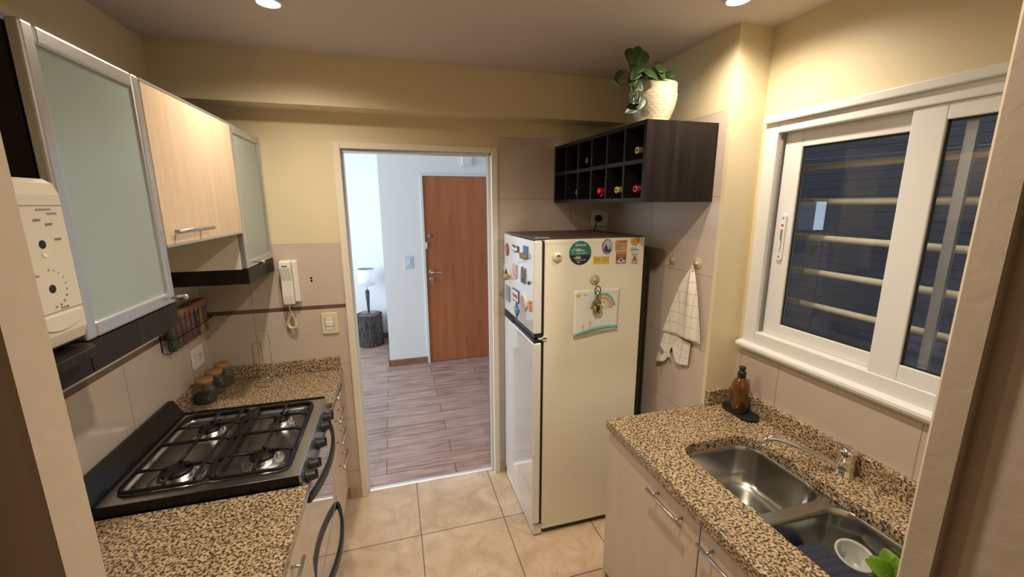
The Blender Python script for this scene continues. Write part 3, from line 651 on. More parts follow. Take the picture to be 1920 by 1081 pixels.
for k, ((c, nm), pn) in enumerate(zip(SP, PL)):
    y = 2.010 + 0.0455*k; x = L+0.031
    t = thing('spice_tube', 'glass tube of %s in the rack, %s' % (nm, pn), 'spice jar', (x, y, 1.146), 'spice tubes in the wire rack')
    obj('spice', MB().lathe([(0.0165, 1.149), (0.0165, 1.270), (0, 1.272)], (x, y, 0), seg=18), mat('spice_%d' % k, c, 0.8, bump=(160, 0.6), var=(150, 0.45)), t)
    obj('glass_tube', MB().lathe([(0, 1.146), (0.016, 1.146), (0.0185, 1.150), (0.0185, 1.285)], (x, y, 0), seg=20, capends=False), M_jar, t)
    obj('cork', MB().lathe([(0.0165, 1.272), (0.0165, 1.286), (0.0195, 1.2865), (0.0195, 1.306), (0.018, 1.308), (0, 1.308)], (x, y, 0), seg=18), M_cork, t)
t = thing('power_outlet', 'cream power outlet on the tiled wall below the spice rack', 'outlet', (L, 2.268, 1.03))
obj('plate', MB().loop_prism([(L, y, z) for y, z in rrect(2.268, 1.03, 0.06, 0.052, 0.012)], (0.009, 0, 0)), M_white, t, bevel=0.003)
obj('socket_module', MB().loop_prism([(L+0.009, y, z) for y, z in rrect(2.268, 1.03, 0.042, 0.024, 0.003)], (0.003, 0, 0)), M_wfix, t, bevel=0.001)
obj('socket_holes', MB().box(L+0.0121, L+0.0126, 2.272, 2.276, 1.030, 1.042).box(L+0.0121, L+0.0126, 2.290, 2.294, 1.030, 1.042).box(L+0.0121, L+0.0126, 2.281, 2.285, 1.015, 1.026), M_dark, t)
JR = [(-0.890, 2.135, 0.55, (0.035, 0.035, 0.018), 'half full of dark green herbs, nearest the stove'), (-0.884, 2.232, 0.0, None, 'empty, the middle one of the row'), (-0.880, 2.325, 0.3, (0.12, 0.09, 0.05), 'in the corner of the worktop')]
for jx, jy, fill, fc, nm in JR:
    t = thing('storage_jar', 'small glass jar with cork lid ' + nm, 'jar', (jx, jy, ZC), 'cork-lidded jars on the worktop')
    z = ZC + 0.001; pr = [(0, 0.0), (0.036, 0.0), (0.043, 0.008), (0.044, 0.06), (0.040, 0.078), (0.032, 0.088), (0.031, 0.100)]
    obj('glass', MB().lathe([(r, z+h) for r, h in pr], (jx, jy, 0), seg=28, capends=False), M_jar, t)
    if fill: obj('contents', MB().lathe([(0, z+0.003), (0.035, z+0.003), (0.041, z+0.01), (0.0415, z+0.06*fill+0.01), (0, z+0.06*fill+0.014)], (jx, jy, 0), seg=24), mat('herb_%d' % int(jy*1000), fc, 0.9, bump=(150, 0.8), var=(120, 0.5)), t)
    obj('cork_lid', MB().lathe([(0.029, z+0.09), (0.029, z+0.1005), (0.036, z+0.1007), (0.036, z+0.116), (0.034, z+0.118), (0, z+0.118)], (jx, jy, 0), seg=26), M_cork, t)
# wire paper-towel holder
t = thing('paper_towel_holder', 'thin chrome wire paper towel holder standing on the granite worktop', 'holder', (-0.663, 2.305, ZC))
hx, hy = -0.662, 2.295
obj('base_ring', MB().tube([(hx+0.066*cos(2*pi*i/40), hy+0.066*sin(2*pi*i/40), ZC+0.003) for i in range(40)], 0.0024, 8, True).tube([(hx-0.066, hy, ZC+0.0035), (hx+0.066, hy, ZC+0.0035)], 0.002, 8), M_chrome, t)
lp = [(hx-0.019, hy, ZC+0.003)] + [(hx-0.019, hy, ZC+0.26)] + [(hx+0.019*cos(a), hy, ZC+0.265+0.019*sin(a)) for a in [pi - pi*i/10 for i in range(11)]] + [(hx+0.019, hy, ZC+0.003)]
obj('upright_loop', MB().tube(lp, 0.0022, 8), M_chrome, t)
# intercom
t = thing('intercom', 'white intercom handset with coiled cord on the tiled back wall', 'intercom', (-0.532, B, 1.36))
obj('cradle', MB().box(-0.574, -0.491, B-0.028, B, 1.250, 1.474), M_white, t, bevel=0.006, bseg=3)
obj('handset', MB().loop_prism([(-0.570, B-0.028, 1.478), (-0.570, B-0.062, 1.472), (-0.570, B-0.066, 1.44), (-0.570, B-0.050, 1.37), (-0.570, B-0.056, 1.29), (-0.570, B-0.052, 1.244), (-0.570, B-0.028, 1.242)], (0.054, 0, 0)), M_white, t, bevel=0.005, bseg=3)
obj('speaker_slot', MB().box(-0.556, -0.530, B-0.0672, B-0.0635, 1.447, 1.451), M_dark, t)
obj('side_bar', MB().box(-0.513, -0.496, B-0.040, B-0.028, 1.256, 1.468), M_white, t, bevel=0.003)
core = []
for i in range(30):
    f = i/29; a = 2*pi*f*0.92 - pi*0.5 + 0.25
    core.append(Vector((-0.545 + 0.019*sin(a+pi*0.5+0.2)*1.0, B-0.026 - 0.006*sin(a), 1.155 + 0.048*cos(a + pi*0.5 - 0.2))))
core = [Vector((-0.546 + 0.020*sin(2*pi*f)*(1.0 if f < 0.5 else 0.95), B-0.024 - 0.004*sin(2*pi*f), 1.205 - 0.097*sin(pi*f)**0.8)) for f in [i/24 for i in range(25)]]
coil = []; K = 34
for i in range(K*8+1):
    f = i/(K*8); q = f*24; k = min(23, int(q)); p = core[k].lerp(core[k+1], q-k); tg = (core[k+1]-core[k]).normalized()
    u = tg.orthogonal().normalized(); u = Vector((0,1,0)); w = tg.cross(u).normalized(); a = 2*pi*f*K
    coil.append(p + u*(0.0065*cos(a)) + w*(0.0065*sin(a)))
obj('coiled_cord', MB().tube([(-0.546, B-0.04, 1.245), (-0.546, B-0.034, 1.205)] , 0.003, 8).tube(coil, 0.0021, 6), M_ivory, t)
struct('trim_wall_holes', MB().lathe([(0.006, 0), (0, 0.0004)], (-0.4335, B-0.0004, 1.3715), (0, -1, 0), 14, capends=False).lathe([(0.006, 0), (0, 0.0004)], (-0.4340, B-0.0004, 1.357), (0, -1, 0), 14, capends=False), M_dark)
t = thing('light_switch', 'cream rounded light switch on the tiled wall left of the hall doorway', 'switch', (-0.361, B, 1.116))
obj('plate', MB().loop_prism([(x, B, z) for x, z in rrect(-0.362, 1.115, 0.042, 0.060, 0.012)], (0, -0.010, 0)), M_ivory, t, bevel=0.004, bseg=3)
obj('module', MB().box(-0.384, -0.340, B-0.012, B-0.010, 1.080, 1.150), M_white, t)
obj('rocker', MB().box(-0.382, -0.342, B-0.016, B-0.012, 1.102, 1.125), M_white, t, bevel=0.001)
obj('shadow_gap', MB().box(-0.3845, -0.382, B-0.0125, B-0.012, 1.08, 1.15).box(-0.342, -0.3395, B-0.0125, B-0.012, 1.08, 1.15), M_gray, t)

# ------------------------------------------------------------------ fridge
FB, FN, FF, FR, FH, FX = 0.680, 1.804, 2.340, 1.2116, 1.596, 0.626
t = thing('fridge', 'cream two-door fridge freezer covered with magnets beside the doorway', 'fridge', (0.92, 2.07, 0))
obj('body', MB().box(FB, FR, FN, FF, 0.035, FH-0.004), M_fridge, t, bevel=0.004, bseg=3)
obj('top_cap', MB().box(FB+0.002, FR-0.001, FN-0.0015, FF, FH-0.022, FH-0.002), M_fridge, t, bevel=0.003)
obj('top_covering', MB().box(FB-0.046, FR-0.004, FN+0.012, FF-0.004, FH-0.0015, FH+0.004), wood_mat('brown_vinyl', (0.06, 0.035, 0.028), (0.15, 0.09, 0.075), (3, 30, 10), 0.5), t)
obj('gasket', MB().box(FB-0.012, FB, FN+0.006, FF-0.004, 0.09, FH-0.012), M_rubber, t)
dr = obj('freezer_door', MB().box(FX, FB-0.012, FN, FF, 1.140, FH-0.006), M_fridged, t, bevel=0.007, bseg=3)
obj('door_trim', MB().box(FX+0.003, FB-0.012, FN+0.001, FF-0.001, 1.120, 1.1395), M_blackp, dr)
dr = obj('fridge_door', MB().box(FX, FB-0.012, FN, FF, 0.075, 1.094), M_fridged, t, bevel=0.007, bseg=3)
obj('door_trim', MB().box(FX+0.003, FB-0.012, FN+0.001, FF-0.001, 1.0945, 1.113), M_blackp, dr)
obj('grip_recess', MB().box(FX-0.0005, FX+0.01, FF-0.19, FF-0.05, 1.098, 1.136), M_dark, dr)
obj('hinge', MB().box(FX+0.025, FB+0.012, FN-0.006, FN+0.012, 1.113, 1.1195).box(FB-0.008, FB+0.014, FN-0.006, FN-0.001, 1.105, 1.128), M_wfix, t)
obj('hinge', MB().box(FX+0.02, FB+0.03, FN+0.012, FN+0.05, FH-0.005, FH+0.008), M_alu, t)
obj('hinge', MB().box(FX+0.012, FB+0.006, FN-0.003, FN+0.02, 0.063, 0.074), M_alul, t)
obj('kick_panel', MB().box(FX+0.008, FB, FN+0.001, FF-0.002, 0.012, 0.062), M_fridge, t, bevel=0.002)
mb = MB()
for x in (FB+0.05, FR-0.05):
    for y in (FN+0.05, FF-0.05): mb.cyl((x, y, 0), (x, y, 0.04), 0.02, 12)
mb.box(FB+0.01, FR-0.01, FN+0.01, FF-0.01, 0.016, 0.035)
obj('foot_rail', mb, M_blackp, t)
mb = MB(); mb.box(FR, FR+0.004, FN+0.02, FF-0.02, 0.10, FH-0.06)
for k in range(24): z = 0.34 + 0.05*k; mb.tube([(FR+0.026, FN+0.03, z), (FR+0.026, FF-0.03, z)], 0.004, 6)
for y in (FN+0.035, (FN+FF)/2, FF-0.035): mb.tube([(FR+0.030, y, 0.30), (FR+0.030, y, 1.52)], 0.004, 6)
mb.box(FR+0.003, FR+0.04, FN+0.028, FN+0.04, 0.3, 1.5)
mb.box(FR+0.0035, FR+0.09, FN+0.08, FF-0.08, 0.05, 0.24)
obj('condenser', mb, M_rubber, t)

# stickers and magnets on the side of the fridge (facing the camera)
YS = FN - 0.0012
ps = lambda u, v, w: Vector((u, YS - 0.0016 - w, v))
def flatbox(mb, x0, x1, z0, z1, d0=0.0, d1=0.0012, mi=None): return mb.box(x0, x1, YS - d1, YS - d0, z0, z1, mi)
def disc(mb, cx, cz, rx, rz, d0, d1, mi=None, seg=36, y=None):
    yy = YS if y is None else y
    return mb.loop_prism([(cx + rx*cos(2*pi*i/seg), yy - d0, cz + rz*sin(2*pi*i/seg)) for i in range(seg)], (0, -(d1-d0), 0), mi)
C_white, C_black = flat('print_white', (0.80, 0.80, 0.77)), flat('print_black', (0.02, 0.02, 0.022))
C_green, C_grey, C_yel = flat('print_green', (0.02, 0.19, 0.13)), flat('print_grey', (0.26, 0.26, 0.28)), flat('print_yellow', (0.72, 0.55, 0.08))
C_or, C_brn, C_tan = flat('print_orange', (0.66, 0.27, 0.04)), flat('print_brown', (0.24, 0.06, 0.025)), flat('print_tan', (0.52, 0.34, 0.17))
C_red, C_blue, C_navy = flat('print_red', (0.50, 0.03, 0.03)), flat('print_blue', (0.08, 0.20, 0.42)), flat('print_navy', (0.03, 0.04, 0.12))
C_pink, C_teal, C_gold = flat('print_pink', (0.75, 0.42, 0.38)), flat('print_teal', (0.05, 0.36, 0.38)), flat('print_gold', (0.48, 0.29, 0.10))
GM = 'magnets and stickers on the fridge side'
# round smiling face
t = thing('face_magnet', 'round pale face magnet with big eyes on the fridge side near the door', 'magnet', (0.743, YS, 1.514), GM)
obj('disc', MB().lathe([(0.024, 0), (0.025, 0.004), (0.020, 0.010), (0.010, 0.013), (0, 0.0135)], (0.743, YS, 1.512), (0, -1, 0), 28), mat('pale_resin', (0.72, 0.68, 0.50), 0.4), t)
for sx in (-1, 1):
    e = obj('eye', MB().ball((0.743+sx*0.0075, YS-0.012, 1.521), 0.0088, 14, sc=(1, 0.6, 1.15)), C_white, t)
    obj('pupil', MB().ball((0.743+sx*0.005, YS-0.016, 1.520), 0.0044, 12, sc=(1, 0.5, 1.2)), C_black, e)
obj('nose', MB().ball((0.743, YS-0.0145, 1.508), 0.0032, 10), C_or, t)
obj('mouth', MB().tube([(0.743 + 0.009*cos(a), YS-0.0125, 1.505 + 0.008*sin(a)) for a in [pi + pi*i/10 for i in range(11)]], 0.0009, 6), C_red, t)
# recycling sticker
t = thing('recycling_sticker', 'round green and black sticker reading SEPARAR on the fridge side', 'sticker', (0.860, YS, 1.528), GM)
RS = 0.0575; cz = 1.528; cx = 0.860; zs = cz - 0.010
a0 = math.asin((zs-cz)/RS)
obj('lower_half', MB().loop_prism([(cx + RS*cos(a), YS, cz + RS*sin(a)) for a in [pi - a0 + (pi + 2*a0)*i/28 for i in range(29)]], (0, -0.0012, 0)), C_black, t)
obj('upper_half', MB().loop_prism([(cx + RS*cos(a), YS, cz + RS*sin(a)) for a in [a0 + (pi - 2*a0)*i/32 for i in range(33)]], (0, -0.0012, 0)), C_green, t)
mb = text_mb([('SEPARAR', cx+0.001, cz+0.037, 0.0145), ('Reciclables', cx-0.015, cz+0.0195, 0.0085), ('Basura', cx-0.010, cz-0.0165, 0.0085)], ps)
flatbox(mb, cx-0.026, cx+0.008, cz+0.0095, cz+0.0145, 0.001, 0.0018); flatbox(mb, cx-0.031, cx+0.003, cz-0.0265, cz-0.0215, 0.001, 0.0018)
flatbox(mb, cx+0.010, cx+0.022, cz+0.010, cz+0.0135, 0.001, 0.0016); flatbox(mb, cx-0.015, cx-0.002, cz-0.047, cz-0.043, 0.001, 0.0016)
for k in range(5): flatbox(mb, cx-0.018+0.011*k, cx-0.013+0.011*k, cz-0.004, cz+0.002, 0.001, 0.0016)
for k in range(4): flatbox(mb, cx-0.024+0.014*k, cx-0.015+0.014*k, cz-0.036, cz-0.033, 0.001, 0.0016)
obj('lettering', mb, C_white, t)
mb = MB(); disc(mb, cx-0.040, cz+0.012, 0.007, 0.008, 0.001, 0.0018); disc(mb, cx-0.037, cz-0.002, 0.006, 0.005, 0.001, 0.0018)
obj('icons', mb, flat('print_pale_blue', (0.15, 0.35, 0.45)), t)
# oval souvenir
t = thing('oval_magnet', 'oval blue and white magnet with towers on the fridge side', 'magnet', (1.002, YS, 1.554), GM)
mb = MB(); disc(mb, 1.002, 1.554, 0.027, 0.036, 0, 0.004); obj('plaque', mb, C_navy, t, bevel=0.001)
mb = MB(); disc(mb, 1.002, 1.554, 0.0235, 0.0325, 0.004, 0.005); obj('face', mb, flat('print_ice', (0.48, 0.50, 0.58)), t)
mb = MB(); mb.loop_prism([(x, YS-0.005, z) for x, z in ((0.984, 1.535), (0.986, 1.556), (0.991, 1.560), (0.993, 1.574), (0.996, 1.560), (1.001, 1.553), (1.003, 1.540), (1.012, 1.543), (1.0145, 1.566), (1.017, 1.543), (1.020, 1.536), (1.012, 1.527), (0.994, 1.527))], (0, -0.001, 0)); obj('tower_picture', mb, C_navy, t)
# yellow BA magnet
t = thing('yellow_magnet', 'yellow rectangular magnet reading BA on the fridge side', 'magnet', (0.973, YS, 1.489), GM)
obj('card', flatbox(MB(), 0.929, 1.017, 1.471, 1.508), C_yel, t)
mb = text_mb([('BA', 0.950, 1.493, 0.026)], ps); flatbox(mb, 0.935, 0.966, 1.478, 1.4795, 0.001, 0.0018)
flatbox(mb, 0.972, 0.973, 1.474, 1.505, 0.001, 0.0016)
for k in range(5): flatbox(mb, 0.978, 1.010 - 0.004*(k % 2), 1.500-0.005*k, 1.5012-0.005*k, 0.001, 0.0016)
obj('lettering', mb, flat('print_olive', (0.16, 0.14, 0.09)), t)
# tan card
t = thing('tan_magnet', 'tan business card magnet above the brown one on the fridge side', 'magnet', (1.078, YS, 1.557), GM)
obj('card', flatbox(MB(), 1.046, 1.111, 1.531, 1.584), C_tan, t)
mb = MB(); flatbox(mb, 1.064, 1.104, 1.573, 1.578, 0.001, 0.0018); mb.loop_prism([(1.096, YS-0.001, 1.578), (1.108, YS-0.001, 1.580), (1.104, YS-0.001, 1.573)], (0, -0.0008, 0)); obj('red_lettering', mb, C_red, t)
mb = MB()
for k in range(4): flatbox(mb, 1.050, 1.085-0.006*(k % 3), 1.562-0.008*k, 1.5635-0.008*k, 0.001, 0.0018)
disc(mb, 1.105, 1.555, 0.0025, 0.003, 0.001, 0.0018); obj('small_print', mb, C_brn, t)
# brown card
t = thing('brown_magnet', 'brown and orange square magnet with round blue emblem on the fridge side', 'magnet', (1.081, YS, 1.496), GM)
obj('card', flatbox(MB(), 1.054, 1.109, 1.468, 1.526), C_brn, t)
mb = MB(); flatbox(mb, 1.056, 1.107, 1.513, 1.523, 0.001, 0.0016); obj('top_band', mb, C_or, t)
obj('lettering', flatbox(MB(), 1.060, 1.103, 1.503, 1.507, 0.001, 0.0018), C_tan, t)
mb = MB(); flatbox(mb, 1.058, 1.105, 1.472, 1.484, 0.001, 0.0014); obj('lower_band', mb, C_pink, t)
mb = MB(); disc(mb, 1.081, 1.483, 0.0125, 0.0135, 0.0014, 0.0022); e = obj('emblem', mb, C_white, t)
mb = MB(); disc(mb, 1.081, 1.484, 0.009, 0.0095, 0.0022, 0.0028); obj('emblem_centre', mb, C_blue, e)
# orange / white card
t = thing('service_magnet', 'tall magnet with orange top half and white lower half on the fridge side', 'magnet', (1.155, YS, 1.556), GM)
obj('card', flatbox(MB(), 1.130, 1.180, 1.524, 1.590), C_white, t)
obj('orange_panel', flatbox(MB(), 1.130, 1.180, 1.564, 1.590, 0.0012, 0.0017), C_or, t)
mb = MB(); disc(mb, 1.155, 1.5585, 0.017, 0.004, 0.0012, 0.0017); flatbox(mb, 1.132, 1.178, 1.530, 1.537, 0.0012, 0.0017); flatbox(mb, 1.136, 1.150, 1.5405, 1.545, 0.0012, 0.0017); flatbox(mb, 1.154, 1.164, 1.5405, 1.545, 0.0012, 0.0017); obj('lettering', mb, C_grey, t)
# white card with pyramid
t = thing('pyramid_magnet', 'small white magnet with dark pyramid drawing on the fridge side', 'magnet', (1.158, YS, 1.490), GM)
obj('card', flatbox(MB(), 1.139, 1.177, 1.462, 1.520), flat('print_cream', (0.66, 0.60, 0.46)), t)
mb = MB(); mb.loop_prism([(1.144, YS-0.0012, 1.474), (1.157, YS-0.0012, 1.507), (1.171, YS-0.0012, 1.474), (1.162, YS-0.0012, 1.476), (1.157, YS-0.0012, 1.490), (1.152, YS-0.0012, 1.476)], (0, -0.0006, 0))
for k in (-1, 1): flatbox(mb, 1.157+k*0.009-0.002, 1.157+k*0.009+0.002, 1.505, 1.514, 0.0012, 0.0017)
flatbox(mb, 1.143, 1.173, 1.466, 1.468, 0.0012, 0.0017); obj('pyramid_drawing', mb, C_brn, t)
# suction hook with key ring, drawing
def suction_hook(p, n, r, label, group):
    p, n = Vector(p), Vector(n)
    t = thing('suction_hook', label, 'hook', p, group)
    obj('suction_cup', MB().lathe([(r, 0.0003), (r*0.98, 0.0018), (r*0.62, 0.0026), (r*0.34, 0.004), (r*0.28, 0.010), (r*0.22, 0.0135), (0, 0.014)], p, n, 28), M_sucker, t)
    dn = Vector((0, 0, -1)); q = p + n*0.013
    pth = [q + Vector((0,0,0.006)), q + n*0.004 + dn*0.002, q + n*0.003 + dn*0.018, q + n*0.005 + dn*0.026, q + n*0.012 + dn*0.028, q + n*0.016 + dn*0.022]
    obj('hook_wire', MB().tube(pth, 0.0018, 8), M_brass, t)
suction_hook((0.942, YS, 1.393), (0, -1, 0), 0.0265, 'yellowed suction hook above the drawing on the fridge side', 'yellowed suction hooks')
t = thing('child_drawing', "child's rainbow drawing on white paper stuck to the fridge side", 'drawing', (0.95, YS, 1.23))
def paper(u, v, off=0.0):
    x = 0.836 + (1.082-0.836)*u - 0.010*(1-v) + 0.004*v*(u-0.5); z = 1.128 + (1.345-1.128)*v + 0.007*(u-0.5)*(1-v)*2
    d_ = 0.003 + 0.016*(1-v)**1.6*(0.4+0.6*abs(u-0.45)*1.6) + 0.004*sin(u*5)*(1-v) + 0.004*(1-u)*(1-v)
    return Vector((x, YS - d_ - off, z))
pp = obj('paper', MB().grid(lambda u, v: paper(u, v), 18, 18), mat('drawing_paper', (0.76, 0.76, 0.70), 0.8), t, solid=0.0004)
def arcmark(cu, cv, ru, rv, w, a0, a1, m, name):
    mb = MB(); mb.grid(lambda s, q: paper(min(0.99, cu + (ru - w*q)*cos(a0+(a1-a0)*s)), cv + (rv - w*q)*sin(a0+(a1-a0)*s), 0.0012), 30, 2); return obj(name, mb, m, t, solid=0.0003)
arcmark(0.63, 0.49, 0.29, 0.42, 0.055, 0.25, 2.95, flat('crayon_teal', (0.22, 0.48, 0.45)), 'rainbow_band')
arcmark(0.63, 0.49, 0.225, 0.345, 0.065, 0.15, 3.0, flat('crayon_orange', (0.74, 0.36, 0.20)), 'rainbow_band')
arcmark(0.63, 0.49, 0.15, 0.26, 0.03, 0.2, 2.9, flat('crayon_pale_yellow', (0.70, 0.60, 0.34)), 'rainbow_band')
arcmark(0.63, 0.49, 0.105, 0.21, 0.025, 0.2, 2.9, flat('crayon_pink', (0.66, 0.45, 0.42)), 'rainbow_band')
arcmark(0.63, 0.49, 0.06, 0.13, 0.035, 0.2, 2.9, flat('crayon_yellow', (0.76, 0.66, 0.24)), 'rainbow_band')
obj('sun', MB().grid(lambda s, q: paper(0.085 + 0.042*q*cos(2*pi*s)*(1+0.25*sin(s*18*pi)), 0.90 + 0.048*q*sin(2*pi*s)*(1+0.25*sin(s*18*pi)), 0.0012), 60, 1), flat('crayon_sun', (0.78, 0.64, 0.10)), t, solid=0.0003)
obj('ground_strip', MB().grid(lambda s, q: paper(0.04+0.95*s, 0.005 + 0.02 + (0.06+0.03*sin(s*3))*q + 0.035*sin(s*2.6) - 0.03*(1-s), 0.0012), 30, 2), flat('crayon_sea', (0.20, 0.50, 0.50)), t, solid=0.0003)
def fig(u0, s, m):
    mb = MB(); P_ = lambda du, dv: paper(u0+du*s, 0.10 + dv*s, 0.0013)
    for pth in ([(0, 0.07), (0, 0.15)], [(0, 0.07), (-0.03, 0)], [(0, 0.07), (0.03, 0)], [(-0.04, 0.12), (0.04, 0.12)]): mb.tube([P_(*q) for q in pth], 0.0008, 6)
    mb.grid(lambda a, q: P_(0.022*q*cos(2*pi*a), 0.175 + 0.025*q*sin(2*pi*a)), 14, 1); return obj('stick_figure', mb, m, t)
fig(0.21, 0.55, flat('crayon_brown', (0.42, 0.22, 0.14))); fig(0.37, 0.85, flat('crayon_rose', (0.56, 0.36, 0.36)))
mb = text_mb([('Para', 0.895, 1.320, 0.012)], lambda u, v, w: paper((u-0.836)/0.246, (v-1.128)/0.217, 0.0012))
obj('pencil_writing', mb, flat('pencil_grey', (0.40, 0.40, 0.40)), t); mb = MB()
for k in range(4): mb.tube([paper(0.60+0.1*k + 0.06*q/8, 0.905 + 0.010*sin(q*2.1+k), 0.0012) for q in range(9)], 0.0005, 6)
obj('pencil_writing', mb, flat('pencil_grey', (0.40, 0.40, 0.40)), t)
# plush key ring hanging from the hook
KX, KY = 0.945, YS - 0.030
t = thing('key_ring', 'black snap clip key ring with small olive and brown plush doll on hook', 'key ring', (KX, KY, 1.365))
lp = [(KX + w*0.0155, KY, 1.333 + h) for w, h in ((0, -0.018), (-0.35, -0.010), (-0.85, 0.003), (-1, 0.014), (-0.8, 0.026), (-0.3, 0.032), (0.3, 0.032), (0.8, 0.026), (1, 0.014), (0.85, 0.003), (0.35, -0.010))]
mb = MB().tube(lp, 0.0026, 8, True); mb.tube([(KX + 0.004*cos(a), KY, 1.309 + 0.0055*sin(a)) for a in [2*pi*i/12 for i in range(12)]], 0.0018, 6, True); mb.cyl((KX, KY, 1.312), (KX, KY, 1.316), 0.003, 8); mb.tube([(KX, KY, 1.305), (KX, KY, 1.296)], 0.0015, 6)
obj('snap_clip', mb, M_blackp, t)
M_plush = mat('olive_plush', (0.20, 0.155, 0.045), 0.9, bump=(250, 0.8), var=(60, 0.3)); M_plush2 = mat('moss_plush', (0.24, 0.24, 0.05), 0.9, bump=(250, 0.8)); M_vest = mat('brown_vest', (0.10, 0.032, 0.02), 0.85, bump=(200, 0.5))
mb = MB(); mb.ball((KX, KY, 1.255), 0.013, 16, sc=(1.05, 0.85, 1.35)); obj('doll_body', mb, M_vest, t)
mb = MB(); mb.ball((KX, KY-0.001, 1.283), 0.0175, 18, sc=(1.05, 0.9, 0.92)); hd = obj('doll_head', mb, M_plush, t)
for s in (-1, 1):
    obj('ear', MB().ball((KX+s*0.0165, KY, 1.289), 0.005, 10), M_plush, hd)
    obj('eye', MB().ball((KX+s*0.006, KY-0.0155, 1.285), 0.0019, 8), C_black, hd)
    obj('doll_leg', MB().ball((KX+s*0.0085, KY-0.002, 1.236), 0.0078, 12, sc=(1, 1.1, 1.1)), M_plush2, t)
    obj('doll_arm', MB().ball((KX+s*0.0195, KY-0.004, 1.258), 0.0085, 12, sc=(0.85, 0.9, 1.5)), M_plush2, t)
obj('muzzle', MB().ball((KX, KY-0.0145, 1.278), 0.006, 10, sc=(1, 0.6, 0.8)), mat('cream_plush', (0.55, 0.45, 0.26), 0.9), hd)
obj('doll_scarf', MB().tube([(KX-0.012, KY-0.009, 1.270), (KX-0.016, KY-0.012, 1.255), (KX-0.014, KY-0.012, 1.241)], 0.0026, 8).tube([(KX+0.012, KY-0.009, 1.270), (KX+0.016, KY-0.012, 1.255), (KX+0.013, KY-0.012, 1.241)], 0.0026, 8), mat('cream_plush', (0.55, 0.45, 0.26), 0.9), t)

# magnets on the freezer door (facing the hall side, -x)
XD = FX - 0.0001
def plate(y, z, pts, d=0.005, mi=None, mb=None, off=0.0):
    mb = mb or MB(); return mb.loop_prism([(XD-off, y+a, z+b) for a, b in pts], (-d, 0, 0), mi)
ell = lambda ry, rz, n=24: [(ry*cos(2*pi*i/n), rz*sin(2*pi*i/n)) for i in range(n)]
rec = lambda hy, hz: [(-hy, -hz), (hy, -hz), (hy, hz), (-hy, hz)]
GD = 'magnets on the freezer door'
t = thing('oval_magnet', 'dark red oval magnet, top corner of the freezer door nearest the doorway', 'magnet', (XD, 2.270, 1.503), GD)
obj('plaque', plate(2.270, 1.503, ell(0.036, 0.036)), C_brn, t, bevel=0.001); obj('emblem', plate(2.270, 1.503, ell(0.02, 0.026), 0.002, off=0.005), C_red, t); obj('light_mark', plate(2.265, 1.500, rec(0.008, 0.018), 0.0015, off=0.007), C_tan, t)
t = thing('banner_magnet', 'wavy grey and white banner magnet in the top row of the freezer door', 'magnet', (XD, 2.100, 1.524), GD)
wv = [(-0.055 + 0.11*i/10, -0.014 + 0.005*sin(i*0.9)) for i in range(11)] + [(0.055 - 0.11*i/10, 0.014 + 0.005*sin((10-i)*0.9)) for i in range(11)]
obj('plaque', plate(2.100, 1.524, wv, 0.006), C_navy, t); obj('lettering', plate(2.100, 1.524, [(a*0.86, b*0.6) for a, b in wv], 0.002, off=0.006), C_white, t)
t = thing('boat_magnet', 'blue square magnet with brown boat relief, top row by the fridge edge', 'magnet', (XD, 1.935, 1.520), GD)
obj('sky_panel', plate(1.925, 1.530, rec(0.034, 0.026), 0.005), C_blue, t)
obj('boat_relief', plate(1.945, 1.508, [(-0.055, -0.006), (-0.045, -0.016), (0.030, -0.018), (0.045, 0.004), (0.03, 0.012), (0.01, 0.006), (-0.01, 0.013), (-0.03, 0.006), (-0.045, 0.012)], 0.012, off=0.005), mat('carved_resin', (0.34, 0.24, 0.12), 0.6, bump=(120, 0.9), var=(120, 0.6)), t)
t = thing('flag_magnet', 'small striped red and white magnet on the freezer door edge by the doorway', 'magnet', (XD, 2.315, 1.388), GD)
obj('plaque', plate(2.312, 1.388, rec(0.020, 0.017), 0.006), C_white, t)
for k in range(3): obj('stripe', plate(2.312, 1.376+0.012*k, rec(0.020, 0.003), 0.001, off=0.006), C_red if k != 1 else C_navy, t)
t = thing('gourd_magnet', 'small gold gourd shaped magnet with black tip on the freezer door', 'magnet', (XD, 2.220, 1.360), GD)
obj('gourd_body', MB().lathe([(0, -0.020), (0.014, -0.016), (0.020, -0.002), (0.014, 0.012), (0.007, 0.018), (0.006, 0.022)], (XD-0.021, 2.220, 1.355), seg=18), C_gold, t)
obj('black_tip', MB().lathe([(0.007, 0.020), (0.005, 0.032), (0.002, 0.044), (0, 0.045)], (XD-0.021, 2.220, 1.355), seg=12), C_black, t)
obj('black_spot', MB().ball((XD-0.040, 2.222, 1.352), 0.006, 10, sc=(0.5, 1, 1)), C_black, t)
t = thing('cat_magnet', 'pinkish white cat shaped magnet in the second row of the freezer door', 'magnet', (XD, 2.110, 1.400), GD)
obj('plaque', plate(2.110, 1.400, [(-0.030, -0.036), (-0.036, -0.01), (-0.034, 0.022), (-0.036, 0.042), (-0.018, 0.034), (0.018, 0.034), (0.034, 0.044), (0.034, 0.015), (0.038, -0.012), (0.028, -0.038), (0.01, -0.034), (-0.01, -0.036)], 0.008), mat('pale_pink_resin', (0.62, 0.52, 0.50), 0.5), t, bevel=0.002)
obj('painted_face', plate(2.110, 1.402, ell(0.024, 0.024), 0.002, off=0.008), C_pink, t)
t = thing('castle_magnet', 'grey twin-towered castle magnet in the second row of the freezer door', 'magnet', (XD, 1.958, 1.405), GD)
